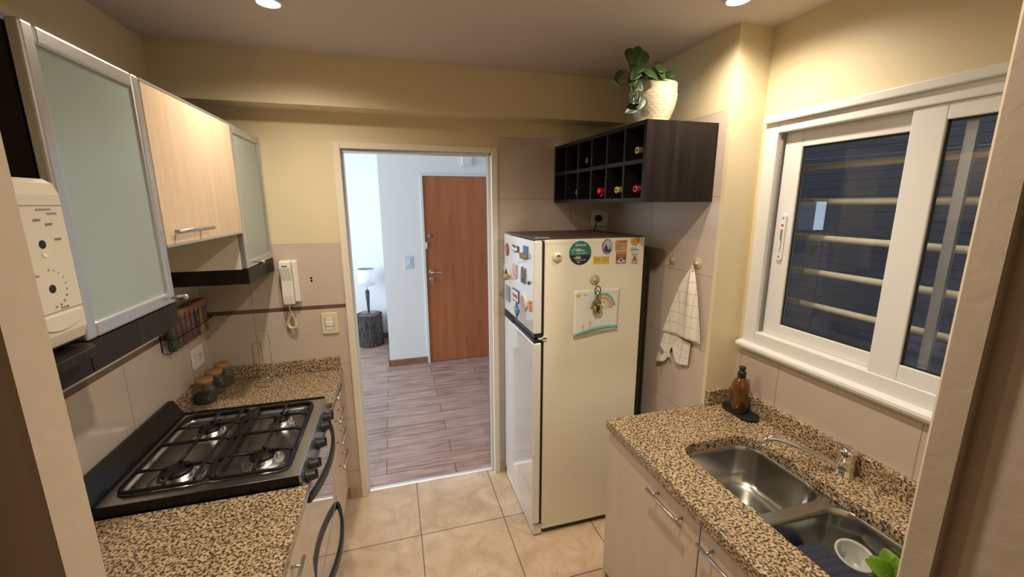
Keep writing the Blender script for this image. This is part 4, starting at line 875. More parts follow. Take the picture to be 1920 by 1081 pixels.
obj('plaque', plate(1.958, 1.400, [(-0.032, -0.034), (0.032, -0.034), (0.032, 0.024), (0.024, 0.046), (0.016, 0.026), (-0.016, 0.026), (-0.024, 0.046), (-0.032, 0.024)], 0.007), mat('slate_resin', (0.16, 0.15, 0.18), 0.5, bump=(90, 0.7), var=(90, 0.6)), t)
obj('gate', plate(1.958, 1.380, rec(0.009, 0.012), 0.001, off=0.007), C_black, t)
t = thing('beetle_magnet', 'tiny dark green magnet at the right of the freezer door second row', 'magnet', (XD, 1.866, 1.383), GD)
obj('shell', MB().ball((XD-0.006, 1.866, 1.383), 0.010, 12, sc=(0.6, 1, 1)), flat('print_dark_green', (0.03, 0.08, 0.05)), t); obj('spot', MB().ball((XD-0.012, 1.866, 1.385), 0.003, 8), C_white, t)
t = thing('photo_magnet', 'grey rectangular picture magnet in the lower left of the freezer door', 'magnet', (XD, 2.255, 1.247), GD)
obj('plaque', plate(2.255, 1.250, rec(0.045, 0.046), 0.005), C_grey, t); obj('picture', plate(2.255, 1.250, rec(0.038, 0.040), 0.001, off=0.005), mat('mottled_picture', (0.24, 0.23, 0.27), 0.6, var=(50, 0.8)), t)
t = thing('sign_magnet', 'white rectangular sign magnet with navy border and red letters on freezer door', 'magnet', (XD, 2.095, 1.272), GD)
obj('border', plate(2.095, 1.272, rec(0.058, 0.033), 0.005), C_navy, t); obj('panel', plate(2.095, 1.272, rec(0.052, 0.027), 0.001, off=0.005), C_white, t)
mb = MB()
for k in range(5): plate(2.095-0.036+0.018*k, 1.270, rec(0.006, 0.010), 0.001, mb=mb, off=0.006)
obj('red_letters', mb, C_red, t)
t = thing('round_magnet', 'thick round white and pink magnet in the lower row of the freezer door', 'magnet', (XD, 1.938, 1.272), GD)
obj('disc', plate(1.938, 1.272, ell(0.042, 0.042, 32), 0.014), C_white, t, bevel=0.003); obj('picture', plate(1.938, 1.272, ell(0.034, 0.035, 32), 0.001, off=0.014), mat('rosy_picture', (0.50, 0.36, 0.40), 0.5, var=(60, 0.5)), t)
t = thing('orange_magnet', 'small orange figure magnet at the lower right of the freezer door', 'magnet', (XD, 1.842, 1.275), GD)
obj('figure_body', plate(1.842, 1.272, [(-0.010, -0.026), (0.008, -0.028), (0.012, -0.005), (0.006, 0.008), (-0.008, 0.006), (-0.012, -0.01)], 0.008), C_or, t, bevel=0.002); obj('figure_head', MB().ball((XD-0.007, 1.842, 1.292), 0.0095, 12, sc=(0.7, 1, 1)), C_or, t)
t = thing('bird_magnet', 'blue bird shaped magnet lowest on the freezer door', 'magnet', (XD, 2.075, 1.196), GD)
obj('bird_body', plate(2.075, 1.196, [(0.0, -0.048), (0.014, -0.024), (0.034, -0.010), (0.045, 0.008), (0.022, 0.016), (0.012, 0.034), (0.0, 0.044), (-0.010, 0.030), (-0.022, 0.016), (-0.042, 0.010), (-0.032, -0.010), (-0.012, -0.022)], 0.007), flat('print_sky_blue', (0.05, 0.16, 0.36)), t, bevel=0.002)
obj('wing_mark', plate(2.082, 1.200, ell(0.016, 0.009, 14), 0.002, off=0.007), flat('print_light_blue', (0.30, 0.48, 0.66)), t)

# ------------------------------------------------------------------ socket and plug behind the fridge
t = thing('fridge_socket', 'white socket plate on the back wall above the fridge', 'outlet', (1.279, B, 1.646))
# (moved clear of the corner with the side wall)
PX = 1.268
obj('plate', MB().loop_prism([(x, B, z) for x, z in rrect(PX, 1.668, 0.056, 0.046, 0.012)], (0, -0.009, 0)), M_white, t, bevel=0.003)
obj('module', MB().box(PX-0.036, PX+0.036, B-0.012, B-0.009, 1.648, 1.688), M_wfix, t)
t = thing('power_plug', 'dark plug with cord in the socket above the fridge', 'plug', (PX-0.016, B-0.012, 1.668))
obj('plug_body', MB().lathe([(0.021, 0.0005), (0.021, 0.018), (0.015, 0.032), (0.007, 0.036)], (PX-0.016, B-0.012, 1.668), (0, -1, 0), 18), M_blackp, t)
obj('cord', MB().tube([(PX-0.016, B-0.040, 1.668), (PX-0.03, B-0.047, 1.664), (PX-0.043, B-0.045, 1.645), (PX-0.045, B-0.032, 1.605), (PX-0.043, B-0.028, 1.50), (PX-0.01, B-0.026, 1.2)], 0.0035, 8), M_blackp, t)

# ------------------------------------------------------------------ wine rack
RX, RY0, RY1, RZ0, RZ1 = 0.997, 1.516, 2.392, 1.765, 2.0876
def skew(p): return Vector((p.x - (p.y-RY0)*0.047*(R1-0.002-p.x)/0.343, p.y, p.z))
t = thing('wine_rack', 'dark wood wall wine rack with twelve square cells above the fridge', 'wine rack', (1.17, 1.95, RZ0))
th = 0.017; zm = 1.930
mb = MB(); mb.box(RX, R1-0.002, RY0, RY1, RZ1-th, RZ1); mb.box(RX, R1-0.002, RY0, RY1, RZ0, RZ0+th); mb.box(RX, R1-0.002, RY0, RY0+th, RZ0+th, RZ1-th); mb.box(RX, R1-0.002, RY1-th, RY1, RZ0+th, RZ1-th)
obj('outer_case', mb.xf(skew), M_wenge, t)
obj('back_panel', MB().box(R1-0.008, R1-0.002, RY0+th, RY1-th, RZ0+th, RZ1-th).xf(skew), M_wenge, t)
cw = (RY1-RY0-th)/6
obj('middle_shelf', MB().box(RX+0.001, R1-0.009, RY0+th, RY1-th, zm-th/2, zm+th/2).xf(skew), M_wenge, t)
for k in range(1, 6):
    y = RY0 + cw*k + th/2; mb = MB(); mb.box(RX+0.001, R1-0.009, y-0.0065, y+0.0065, RZ0+th, zm-th/2); mb.box(RX+0.001, R1-0.009, y-0.0065, y+0.0065, zm+th/2, RZ1-th)
    obj('divider', mb.xf(skew), M_wenge, t)
M_wine = mat('dark_bottle_glass', (0.012, 0.014, 0.008), 0.08, coat=0.5)
def bottle(col, row, capm, label, dx=0.0, cap_end=None, extra=None, tilt=0.0):
    yc = RY0 + th/2 + cw*(col+0.5) - 0.012; zb = (zm+th/2 if row else RZ0+th); rb = 0.0365
    xm = RX - (yc-RY0)*0.047 + 0.010 + dx; z0 = zb + rb + 0.0012
    t = thing('wine_bottle', label, 'bottle', (xm, yc, z0), 'bottles in the wine rack')
    # (neck toward the room)
    prof = [(0.0135, 0.058), (0.0140, 0.085), (0.020, 0.105), (0.033, 0.125), (0.0365, 0.145), (0.0365, 0.285), (0.030, 0.290), (0, 0.288)]
    obj('bottle_glass', MB().lathe(prof, (xm, yc, z0), (1, 0, 0), 26), M_wine, t)
    obj('capsule', MB().lathe([(0, 0.0), (0.0135, 0.0), (0.0148, 0.002), (0.0148, 0.014), (0.0140, 0.016), (0.0142, 0.060)], (xm, yc, z0), (1, 0, 0), 24), capm, t)
    if cap_end: obj('cap_face', MB().lathe([(0.0128, -0.0004), (0.0128, -0.0012), (0.0075, -0.0012), (0.007, -0.0004), (0, -0.0004)], (xm, yc, z0), (1, 0, 0), 24), cap_end, t)
    if extra: extra(t, xm, yc, z0)
    return t
bottle(0, 1, flat('capsule_bronze', (0.22, 0.13, 0.05), 0.35), 'wine bottle with bronze capsule and cream cap, upper cell nearest the camera', -0.004, flat('cap_cream', (0.72, 0.62, 0.42)))
bottle(1, 1, flat('capsule_black', (0.02, 0.018, 0.016), 0.2), 'wine bottle with dark glossy capsule in the second upper cell', 0.03)
def white_band(t, x, y, z): obj('white_band', MB().lathe([(0.0150, 0.030), (0.0150, 0.048)], (x, y, z), (1, 0, 0), 24, capends=False), C_white, t)
bottle(3, 1, flat('capsule_black', (0.02, 0.018, 0.016), 0.2), 'wine bottle with black capsule and white band in an upper cell', -0.002, flat('cap_slate', (0.14, 0.14, 0.18)), white_band)
bottle(0, 0, flat('capsule_magenta', (0.42, 0.03, 0.08), 0.3), 'wine bottle with magenta capsule in the lower cell nearest the camera', -0.004, flat('cap_rose', (0.60, 0.07, 0.13)))
bottle(1, 0, flat('capsule_gold', (0.50, 0.40, 0.14), 0.35), 'wine bottle with gold neck and cream cap in the second lower cell', -0.004, flat('cap_cream', (0.72, 0.62, 0.42)))
def pourer(t, x, y, z): obj('red_tab', MB().tube([(x+0.03, y-0.004, z-0.008), (x+0.012, y-0.016, z-0.020), (x+0.004, y-0.021, z-0.026)], 0.005, 8), flat('red_foil', (0.55, 0.015, 0.02), 0.3), t)
bottle(2, 0, flat('red_foil', (0.55, 0.015, 0.02), 0.3), 'wine bottle with bright red foil neck in a lower cell', -0.012, None, pourer)
bottle(4, 0, flat('capsule_black', (0.02, 0.018, 0.016), 0.2), 'wine bottle with small grey cap in the lower cell second from the back wall', 0.02, flat('cap_grey', (0.35, 0.35, 0.40)))

# ------------------------------------------------------------------ potted pothos on the wine rack
PXc, PYc, PZ = 1.135, 1.690, RZ1
t = thing('potted_plant', 'pothos with trailing leaves in cream dimpled pot on the wine rack', 'plant', (PXc, PYc, PZ))
def prad(h): return 0.064 + 0.032*math.sin(min(1, h/0.12)*pi*0.5)
mb = MB(); N = 72; K = 34; hp = 0.158; rows = []
for k in range(K+1):
    h = hp*k/K; ring = []
    for i in range(N):
        a = 2*pi*i/N; d_ = 0.0
        if 0.016 < h < 0.118:
            rr_ = (h-0.016)/0.0113; d_ = 0.0042*max(0, sin(pi*(rr_ % 1.0)))*abs(sin(a*11 + (pi/2 if int(rr_) % 2 else 0)))
        r = prad(h) + d_; ring.append(mb.v((PXc + r*cos(a), PYc + r*sin(a), PZ + 0.016 + h)))
    rows.append(ring)
for a, b in zip(rows, rows[1:]):
    for i in range(N): mb.face([a[i], a[(i+1)%N], b[(i+1)%N], b[i]], 0, True)
mb.face(rows[0][::-1])
inn = [[mb.v((PXc + (prad(hp)-0.007)*cos(2*pi*i/N), PYc + (prad(hp)-0.007)*sin(2*pi*i/N), PZ + 0.016 + hp - dz)) for i in range(N)] for dz in (0.0, 0.05)]
for a, b in zip([rows[-1]] + inn, inn):
    for i in range(N): mb.face([a[i], a[(i+1)%N], b[(i+1)%N], b[i]], 0, True)
obj('pot', mb, M_cream, t)
obj('saucer', MB().lathe([(0.066, 0.0008), (0.082, 0.012), (0.086, 0.017), (0.084, 0.019), (0.070, 0.0155), (0, 0.0155)], (PXc, PYc, PZ), seg=40), M_cream, t)
obj('soil', MB().lathe([(0.088, 0.150), (0.05, 0.156), (0, 0.158)], (PXc, PYc, PZ), seg=28, capends=False), M_soil, t)
def heart(w, ln):
    half = [(0.0, 0.06), (0.10, 0.0), (0.26, -0.02), (0.40, 0.05), (0.49, 0.18), (0.50, 0.33), (0.44, 0.52), (0.31, 0.72), (0.16, 0.88), (0.0, 1.0)]
    return half
def leaf_mb(base, tip, nrm, w, curl=0.25, fold=0.22):
    base, tip, nrm = Vector(base), Vector(tip), Vector(nrm); ax = tip-base; ln = ax.length; u = ax.normalized(); n = (nrm - u*nrm.dot(u)).normalized(); s = u.cross(n)
    hf = heart(w, ln); mb = MB(); rowsl = []
    for x, y in hf:
        row = []
        for q in (-1, -0.5, 0, 0.5, 1):
            xx = x*q*w; bend = -curl*ln*(y-0.2)**2*0.6; lift = fold*abs(xx)
            yc_ = y if abs(q) > 0.1 else max(y, 0.06)
            row.append(mb.v(base + u*(ln*yc_) + s*xx + n*(bend + lift)))
        rowsl.append(row)
    for a, b in zip(rowsl, rowsl[1:]):
        for k in range(4): mb.face([a[k], a[k+1], b[k+1], b[k]], 0, True)
    bmesh.ops.remove_doubles(mb.bm, verts=mb.bm.verts, dist=1e-5)
    return mb
cy0 = 1.62
LV = [ # base, tip, normal, width, dark, attach
 ((1.008,1.63,2.318),(0.975,1.60,2.275),(-0.3,-1,0.3),0.075,0), ((1.035,1.66,2.385),(1.02,1.62,2.305),(0.15,-1,0.25),0.080,0),
 ((0.995,1.65,2.385),(0.985,1.61,2.300),(-0.6,-1,0.2),0.070,0), ((1.010,1.62,2.305),(0.955,1.58,2.245),(-0.2,-1,0.35),0.062,1),
 ((0.955,1.64,2.295),(0.905,1.62,2.250),(-0.3,-0.3,1),0.045,1), ((0.945,1.64,2.235),(0.872,1.62,2.248),(0.1,-0.7,0.8),0.042,0),
 ((1.020,1.60,2.288),(1.085,1.58,2.255),(0,-0.8,0.7),0.060,0), ((1.120,1.66,2.300),(1.060,1.62,2.290),(0.1,-0.7,0.8),0.055,1),
 ((1.075,1.60,2.300),(1.135,1.60,2.310),(0,-0.9,0.5),0.058,0), ((1.14,1.64,2.292),(1.175,1.62,2.280),(0.3,-0.7,0.7),0.040,0),
 ((1.10,1.62,2.272),(1.160,1.60,2.262),(0.1,-0.7,0.8),0.050,0), ((1.16,1.67,2.285),(1.235,1.66,2.252),(0.2,-0.5,0.9),0.050,1),
 ((0.985,1.60,2.235),(1.010,1.58,2.205),(-0.2,-1,0.3),0.042,0), ((0.975,1.60,2.225),(0.960,1.58,2.195),(-0.4,-1,0.2),0.040,1),
 ((0.990,1.59,2.185),(0.962,1.57,2.135),(-0.3,-1,0.1),0.040,1), ((1.015,1.58,2.180),(0.985,1.56,2.128),(0.1,-1,0.2),0.046,1),
 ((0.975,1.57,2.140),(0.915,1.55,2.112),(-0.2,-1,0.5),0.046,1), ((0.985,1.56,2.150),(0.930,1.55,2.158),(-0.2,-0.6,0.8),0.030,1),
 ((1.150,1.63,2.286),(1.192,1.61,2.296),(0.2,-0.8,0.6),0.040,0), ((1.095,1.60,2.292),(1.112,1.585,2.262),(0.1,-0.9,0.4),0.040,0), ((0.985,1.61,2.262),(0.955,1.59,2.222),(-0.3,-0.8,0.4),0.040,0),
 ((1.125,1.70,2.335),(1.150,1.68,2.290),(0.4,-0.7,0.5),0.055,1), ((1.07,1.70,2.33),(1.06,1.67,2.28),(0,-0.8,0.4),0.055,0)]
for bpt, tp, nm, w, dk in LV:
    o = obj('leaf', leaf_mb(bpt, tp, nm, w), M_leafd if dk else M_leaf, t, solid=0.0008)
mb = MB(); root = Vector((PXc-0.02, PYc-0.01, PZ+0.15))
for i, (bpt, tp, nm, w, dk) in enumerate(LV):
    bq = Vector(bpt)
    if i in (12, 13, 14, 15, 16, 17): continue
    r0 = root + Vector((0.02*cos(i*2.1), 0.02*sin(i*2.1), 0)); md = (r0+bq)/2 + Vector((0, 0, 0.02)); mb.tube([r0, md, bq + (Vector(tp)-bq)*0.08], 0.0018, 6)
vine = [(1.08, 1.66, 2.255), (1.035, 1.62, 2.268), (1.005, 1.60, 2.25), (0.985, 1.585, 2.21), (0.982, 1.575, 2.17), (0.985, 1.565, 2.14), (0.975, 1.555, 2.115), (0.985, 1.55, 2.102)]
mb.tube(vine, 0.0022, 6); mb.tube([(1.06, 1.65, 2.262), (1.015, 1.60, 2.225), (1.000, 1.585, 2.195), (1.012, 1.575, 2.165), (1.005, 1.565, 2.12)], 0.002, 6)
mb.tube([(1.02, 1.61, 2.262), (0.97, 1.60, 2.24), (0.952, 1.585, 2.185), (0.950, 1.58, 2.175)], 0.0018, 6)
obj('stems', mb, M_stem, t)

# ------------------------------------------------------------------ towel and hooks on the side wall
XR = R1
suction_hook((XR, 1.747, 1.482), (-1, 0, 0), 0.0265, 'empty yellowed suction hook on the tiled side wall left of the towel', 'yellowed suction hooks')
suction_hook((XR, 1.572, 1.487), (-1, 0, 0), 0.0265, 'yellowed suction hook on the tiled side wall holding the checked towel', 'yellowed suction hooks')
t = thing('tea_towel', 'white checked tea towel hanging from a suction hook on the tiled wall', 'towel', (XR-0.03, 1.6, 1.46))
def cloth(u, v):   # u across, v down from the hook
    wl = 0.010 + 0.165*v**0.85; wr = 0.008 + 0.088*v**0.8
    yy = 1.576 + (wl if u < 0.5 else wr)*(0.5-u)*2
    z = 1.462 - 0.345*v + 0.010*sin(u*pi)*v + 0.012*(u-0.5)*v
    x = XR - 0.020 - 0.016*(0.5+0.5*cos(u*9.5 + 1.2*v))*min(1, v*3+0.25) - 0.010*sin(pi*u)*(1-v)
    return Vector((x, yy, z))
def tail(u, v):
    yy = 1.745 - 0.185*u + 0.055*v*(1-u) - 0.0*v; z = 1.135 - 0.03*u - v*(0.205 - 0.085*math.exp(-((u-0.50)/0.13)**2) - 0.095*u)
    x = XR - 0.010 - 0.010*(0.5+0.5*sin(u*10+1)) - 0.006*v
    return Vector((x, yy, z))
mb = MB(); mb.grid(cloth, 48, 40, uvfn=lambda u, v: ((u-0.5)*(0.03+0.30*v)+0.01, 0.345*v)); 
mb.grid(tail, 30, 24, uvfn=lambda u, v: (u*0.22, 0.37+v*0.19))
obj('cloth', mb, M_towel, t, solid=0.0025, recalc=False)
mb = MB(); mb.tube([(XR-0.030, 1.580, 1.452), (XR-0.031, 1.577, 1.470), (XR-0.029, 1.572, 1.478), (XR-0.027, 1.567, 1.470), (XR-0.029, 1.566, 1.452)], 0.003, 8); obj('hanging_loop', mb, mat('towel_loop', (0.70, 0.66, 0.58), 0.9), t)
def tg(dy, dz, hy, hz, rot, off):
    pts = [(-hy, -hz), (hy, -hz), (hy, hz), (-hy, hz)]; c_, s_ = cos(rot), sin(rot)
    return MB().loop_prism([(XR-0.030-off, dy + a*c_ - b*s_, dz + a*s_ + b*c_) for a, b in pts], (-0.001, 0, 0))
obj('care_tag', tg(1.752, 1.008, 0.016, 0.016, 0.5, 0.0), mat('grey_tag', (0.30, 0.29, 0.27), 0.8), t); obj('white_tag', tg(1.685, 1.012, 0.009, 0.018, -0.5, 0.0), mat('tag_white', (0.72, 0.70, 0.64), 0.8), t)

# ------------------------------------------------------------------ right run: units, granite, sink
XC = 0.862
t = thing('sink_cabinet', 'pale base cabinet with bar handles under the granite sink worktop', 'cabinet', (XC, 0.9, 0))
obj('body', MB().box(XC+0.02, R1+0.1, 0.305, 0.92, 0.09, 0.600).box(XC+0.02, R1+0.1, 0.92, YC-0.012, 0.09, 0.600).box(XC+0.02, XC+0.04, 0.305, YC-0.012, 0.6, 0.805), M_mapleb, t)
obj('end_panel', MB().box(XC+0.001, R1-0.003, YC-0.012, YC+0.010, 0.0, 0.800), M_mapleb, t)
obj('plinth', MB().box(XC+0.05, R1+0.1, 0.305, YC-0.014, 0, 0.09), M_wenge, t)
for y0, y1, h0, h1 in ((0.899, YC+0.008, 0.945, 1.135), (0.306, 0.893, 0.66, 0.875)):
    dr = obj('door', MB().box(XC, XC+0.019, y0, y1, 0.08, 0.787), M_mapleb, t, bevel=0.001)
    obj('edge_strip', MB().box(XC-0.001, XC+0.019, y0, y1, 0.7875, 0.797), M_alu, dr); obj('edge_strip', MB().box(XC-0.001, XC+0.019, y0-0.003, y0-0.0005, 0.08, 0.797), M_alu, dr)
    bar_handle('handle', (XC, h0, 0.745), (XC, h1, 0.745), (-0.030, 0, 0), dr)
SX0, SX1, SY0, SY1 = 1.003, 1.336, 0.400, 1.196
slab = poly_holes([(0.8417, 0.302), (R2-0.001, 0.302), (R2-0.001, YC-0.001), (R1-0.0, YC-0.001), (R1-0.001, YC+0.004), (0.8417, YC+0.004)], [rrect((SX0+SX1)/2, (SY0+SY1)/2, (SX1-SX0)/2, (SY1-SY0)/2, 0.075, 10)], 0.806, ZC)
t = thing('sink_worktop', 'speckled granite worktop with double sink cutout under the window', 'worktop', (1.17, 0.88, 0.806))
obj('slab', slab, M_granite, t, bevel=0.002)
obj('upstand', MB().box(R2-0.023, R2-0.001, 0.302, YC-0.001, ZC+0.0005, 0.920), M_granite, t, bevel=0.003)
obj('upstand', MB().box(R1+0.001, R2-0.0235, YC-0.022, YC-0.001, ZC+0.0005, 0.920), M_granite, t, bevel=0.003)
t = thing('double_sink', 'stainless steel double bowl undermount sink in the granite worktop', 'sink', (1.17, 0.8, 0.62))
def bowl(x0, x1, y0, y1, zt, depth, r):
    mb = MB(); cx, cy = (x0+x1)/2, (y0+y1)/2; hx_, hy_ = (x1-x0)/2, (y1-y0)/2; rg = []
    for e, z, rr_ in ((-0.004, zt, r+0.004), (0.0, zt-0.003, r), (0.004, zt-0.02, r), (0.012, zt-depth+0.05, r), (0.020, zt-depth+0.025, r), (0.036, zt-depth+0.009, r*0.9), (0.065, zt-depth+0.002, r*0.7), (0.11, zt-depth, r*0.4)):
        rg.append([mb.v((x, y, z)) for x, y in rrect(cx, cy, hx_-e, hy_-e, max(0.012, min(rr_, hx_-e-0.005)), 10)])
    n_ = len(rg[0])
    for a, b in zip(rg, rg[1:]):
        for i in range(n_): mb.face([a[i], a[(i+1)%n_], b[(i+1)%n_], b[i]], 0, True)
    mb.face(rg[-1], 0, True); return mb
B1 = (0.998, 1.341, 0.866, 1.201, 0.8045, 0.165, 0.08); B2 = (0.998, 1.341, 0.395, 0.826, 0.8045, 0.150, 0.07)
obj('bowl', bowl(*B1), M_sinks, t, recalc=True); obj('bowl', bowl(*B2), M_sinks, t)
rim = poly_holes([(0.985, 0.382), (1.354, 0.382), (1.354, 1.214), (0.985, 1.214)], [rrect((b[0]+b[1])/2, (b[2]+b[3])/2, (b[1]-b[0])/2+0.004, (b[3]-b[2])/2+0.004, b[6]+0.004, 10) for b in (B1, B2)], 0.8030, 0.8050)
obj('rim', rim, M_sinks, t)
for b, dy in ((B1, 0), (B2, 0)):
    cx, cy, z = (b[0]+b[1])/2+0.03, (b[2]+b[3])/2, b[4]-b[5]
    dn = obj('drain', MB().lathe([(0.045, 0.0005), (0.045, 0.002), (0.038, 0.004), (0.034, 0.001), (0, 0.001)], (cx, cy, z), seg=28), M_chrome, t)
# faucet
t = thing('kitchen_faucet', 'chrome single lever faucet with long low spout behind the sink', 'faucet', (1.446, 0.895, ZC))
fx, fy = 1.446, 0.897
obj('faucet_body', MB().lathe([(0.031, 0.0005), (0.031, 0.004), (0.026, 0.008), (0.0255, 0.060), (0.027, 0.062), (0.0275, 0.085), (0.0255, 0.093), (0.016, 0.099), (0, 0.101)], (fx, fy, ZC), seg=32), M_chrome, t)
sp = [Vector((fx-0.015, fy+0.012, ZC+0.022)), Vector((1.405, 0.925, ZC+0.040)), Vector((1.350, 0.962, ZC+0.066)), Vector((1.305, 0.990, ZC+0.085)), Vector((1.270, 1.015, ZC+0.094)), Vector((1.250, 1.030, ZC+0.090)), Vector((1.242, 1.036, ZC+0.078))]
def smooth_path(P, n=6):
    out = []
    for i in range(len(P)-1):
        p0, p1, p2, p3 = P[max(i-1,0)], P[i], P[i+1], P[min(i+2, len(P)-1)]
        for k in range(n):
            f = k/n; out.append(0.5*((2*p1) + (p2-p0)*f + (2*p0-5*p1+4*p2-p3)*f*f + (3*p1-p0-3*p2+p3)*f**3))
    return out + [P[-1]]
spp = smooth_path(sp); ns = len(spp)
obj('spout', MB().tube(spp, [0.011 + 0.004*(i/ns)**2 for i in range(ns)], 16, flat=0.85), M_chrome, t)
obj('aerator', MB().cyl((1.2425, 1.0355, ZC+0.082), (1.240, 1.037, ZC+0.064), 0.012, 18), M_chrome, t)
lv = smooth_path([Vector((fx+0.01, fy-0.006, ZC+0.098)), Vector((fx-0.005, fy+0.016, ZC+0.104)), Vector((1.425, 0.935, ZC+0.108)), Vector((1.405, 0.968, ZC+0.118))])
obj('lever', MB().tube(lv, [0.017 - 0.010*(i/(len(lv)-1)) for i in range(len(lv))], 14, flat=0.45, up=(0, 0, 1)), M_chrome, t)
# soap bottle on tray
tx, ty = 1.4335, 1.335
def stadium(hx_, hy_): return rrect(tx, ty, hx_, hy_, hx_*0.98, 10)
mb = MB(); lv_ = [(stadium(0.036, 0.081), ZC+0.001), (stadium(0.040, 0.085), ZC+0.006), (stadium(0.042, 0.087), ZC+0.016), (stadium(0.0405, 0.0855), ZC+0.017), (stadium(0.038, 0.083), ZC+0.009), (stadium(0.036, 0.081), ZC+0.008)]
rg = [[mb.v((x, y, z)) for x, y in lp] for lp, z in lv_]; n_ = len(rg[0])
for a, b in zip(rg, rg[1:]):
    for i in range(n_): mb.face([a[i], a[(i+1)%n_], b[(i+1)%n_], b[i]], 0, True)
mb.face(rg[0][::-1]); mb.face(rg[-1])
tag(obj('soap_tray', mb, mat('matte_black_tray', (0.012, 0.012, 0.013), 0.45), org=(tx, ty, ZC)), 'black oval soap tray on the granite in the corner below the window', 'tray')
bx, by, bz = 1.432, 1.345, ZC+0.0085
t = thing('soap_bottle', 'amber soap bottle with black pump cap on the black oval tray', 'bottle', (bx, by, bz))
obj('bottle', MB().lathe([(0, 0.0005), (0.032, 0.0005), (0.0355, 0.004), (0.0355, 0.118), (0.033, 0.132), (0.022, 0.150), (0.0145, 0.160), (0.0140, 0.168), (0, 0.168)], (bx, by, bz), seg=36), M_amber, t)
obj('cap', MB().lathe([(0.0165, 0.162), (0.0165, 0.184), (0.014, 0.187), (0.009, 0.188), (0.0085, 0.194), (0.013, 0.196), (0.0135, 0.206), (0.010, 0.209), (0, 0.209)], (bx, by, bz), seg=24), M_blackp, t)
# washing-up in the near bowl
zb2 = 0.8045-0.150
t_l = mat('navy_ribbed_knit', (0.030, 0.034, 0.062), 0.85, var=(120, 0.35), bump=(260, 0.5))
def pad(u, v):
    x = 1.035 + 0.182*v; y = 0.585 + 0.212*u + 0.010*sin(pi*v); e = (1-abs(2*u-1)**12)*(1-abs(2*v-1)**12)
    z = zb2 + 0.010 + (0.070 + 0.008*sin(pi*u)*sin(pi*v) + 0.0045*abs(sin(u*pi*8)) + 0.002*abs(sin(v*pi*14)))*e
    return Vector((x, y, z))
mb = MB(); mb.grid(pad, 72, 56)
o = obj('scrub_cloth', mb, t_l, solid=0.006, org=(1.11, 0.65, 0.70)); tag(o, 'dark navy ribbed scrub cloth lying in the near sink bowl', 'cloth')
# clear plastic tub
t = thing('plastic_tub', 'translucent white plastic tub lying in the near sink bowl', 'container', (1.277, 0.735, zb2))
tub_m = mat('translucent_plastic', (0.70, 0.70, 0.66), 0.3, trans=0.35)
mb = MB(); ax = Vector((-0.10, -0.22, 0.95)).normalized(); c = Vector((1.277, 0.735, zb2+0.012))
mb.lathe([(0, 0.0), (0.034, 0.0), (0.038, 0.006), (0.046, 0.062), (0.051, 0.064), (0.051, 0.068), (0.045, 0.068), (0.043, 0.063), (0.035, 0.008), (0, 0.006)], c, ax, 40)
obj('tub_wall', mb, tub_m, t)
# green leaves
t = thing('lettuce_bunch', 'bunch of bright green salad leaves in the near sink bowl', 'vegetable', (1.282, 0.61, zb2))
M_lg = mat('fresh_green', (0.13, 0.27, 0.014), 0.38, var=(14, 0.35), coat=0.2)
random.seed(11); GL = []
for k in range(13):
    aa = -0.5 + 4.2*k/12; rr_ = 0.030 + 0.028*random.random(); b0 = Vector((1.278 + 0.014*cos(aa), 0.622 + 0.014*sin(aa), zb2 + 0.050 + 0.035*random.random()))
    GL.append((b0, b0 + Vector((rr_*cos(aa), rr_*sin(aa), 0.030 + 0.028*random.random())), (-0.3, -0.5, 0.9), 0.055 + 0.025*random.random()))
for g in GL: obj('leaf', leaf_mb(*g, curl=0.5, fold=0.35), M_lg, t, solid=0.0012, sub=1)
mb = MB()
for g in GL: q = Vector(g[0]); mb.tube([Vector((1.282, 0.605, zb2+0.006)), (Vector((1.282, 0.605, zb2+0.02)) + q)/2, q + (Vector(g[1])-q)*0.12], 0.0035, 8)
obj('stalks', mb, mat('pale_stalk', (0.36, 0.45, 0.12), 0.4), t)

# ------------------------------------------------------------------ window over the sink
wn = MB(); fx0, fx1 = R2-0.018, R2+0.075
y1, z0, z1 = 1.420, 1.150, 2.092
wn.box(fx0, fx1, 1.360, y1, z0, z1); wn.box(fx0, fx1, 0.335, 1.360, z1-0.062, z1); wn.box(fx0, fx1, 0.335, 1.360, z0, z0+0.062); wn.box(fx0, fx1, 0.302, 0.335, z0, z1)
w = struct('window_1', wn, M_wfix, bevel=0.004)
obj('top_moulding', MB().box(R2-0.034, R2-0.0185, 0.302, y1, z1-0.022, z1+0.006), M_wfix, w, bevel=0.004)
obj('sill', MB().loop_prism([(R2-0.0005, 0.302, z0-0.022), (R2-0.040, 0.302, z0-0.020), (R2-0.046, 0.302, z0-0.008), (R2-0.044, 0.302, z0+0.004), (R2-0.0185, 0.302, z0+0.010), (R2-0.0005, 0.302, z0+0.010)], (0, y1+0.010-0.302, 0)), M_wfix, w, bevel=0.003)
obj('track_groove', MB().box(R2+0.004, R2+0.008, 1.352, 1.361, z0+0.062, z1-0.062), M_gray, w)
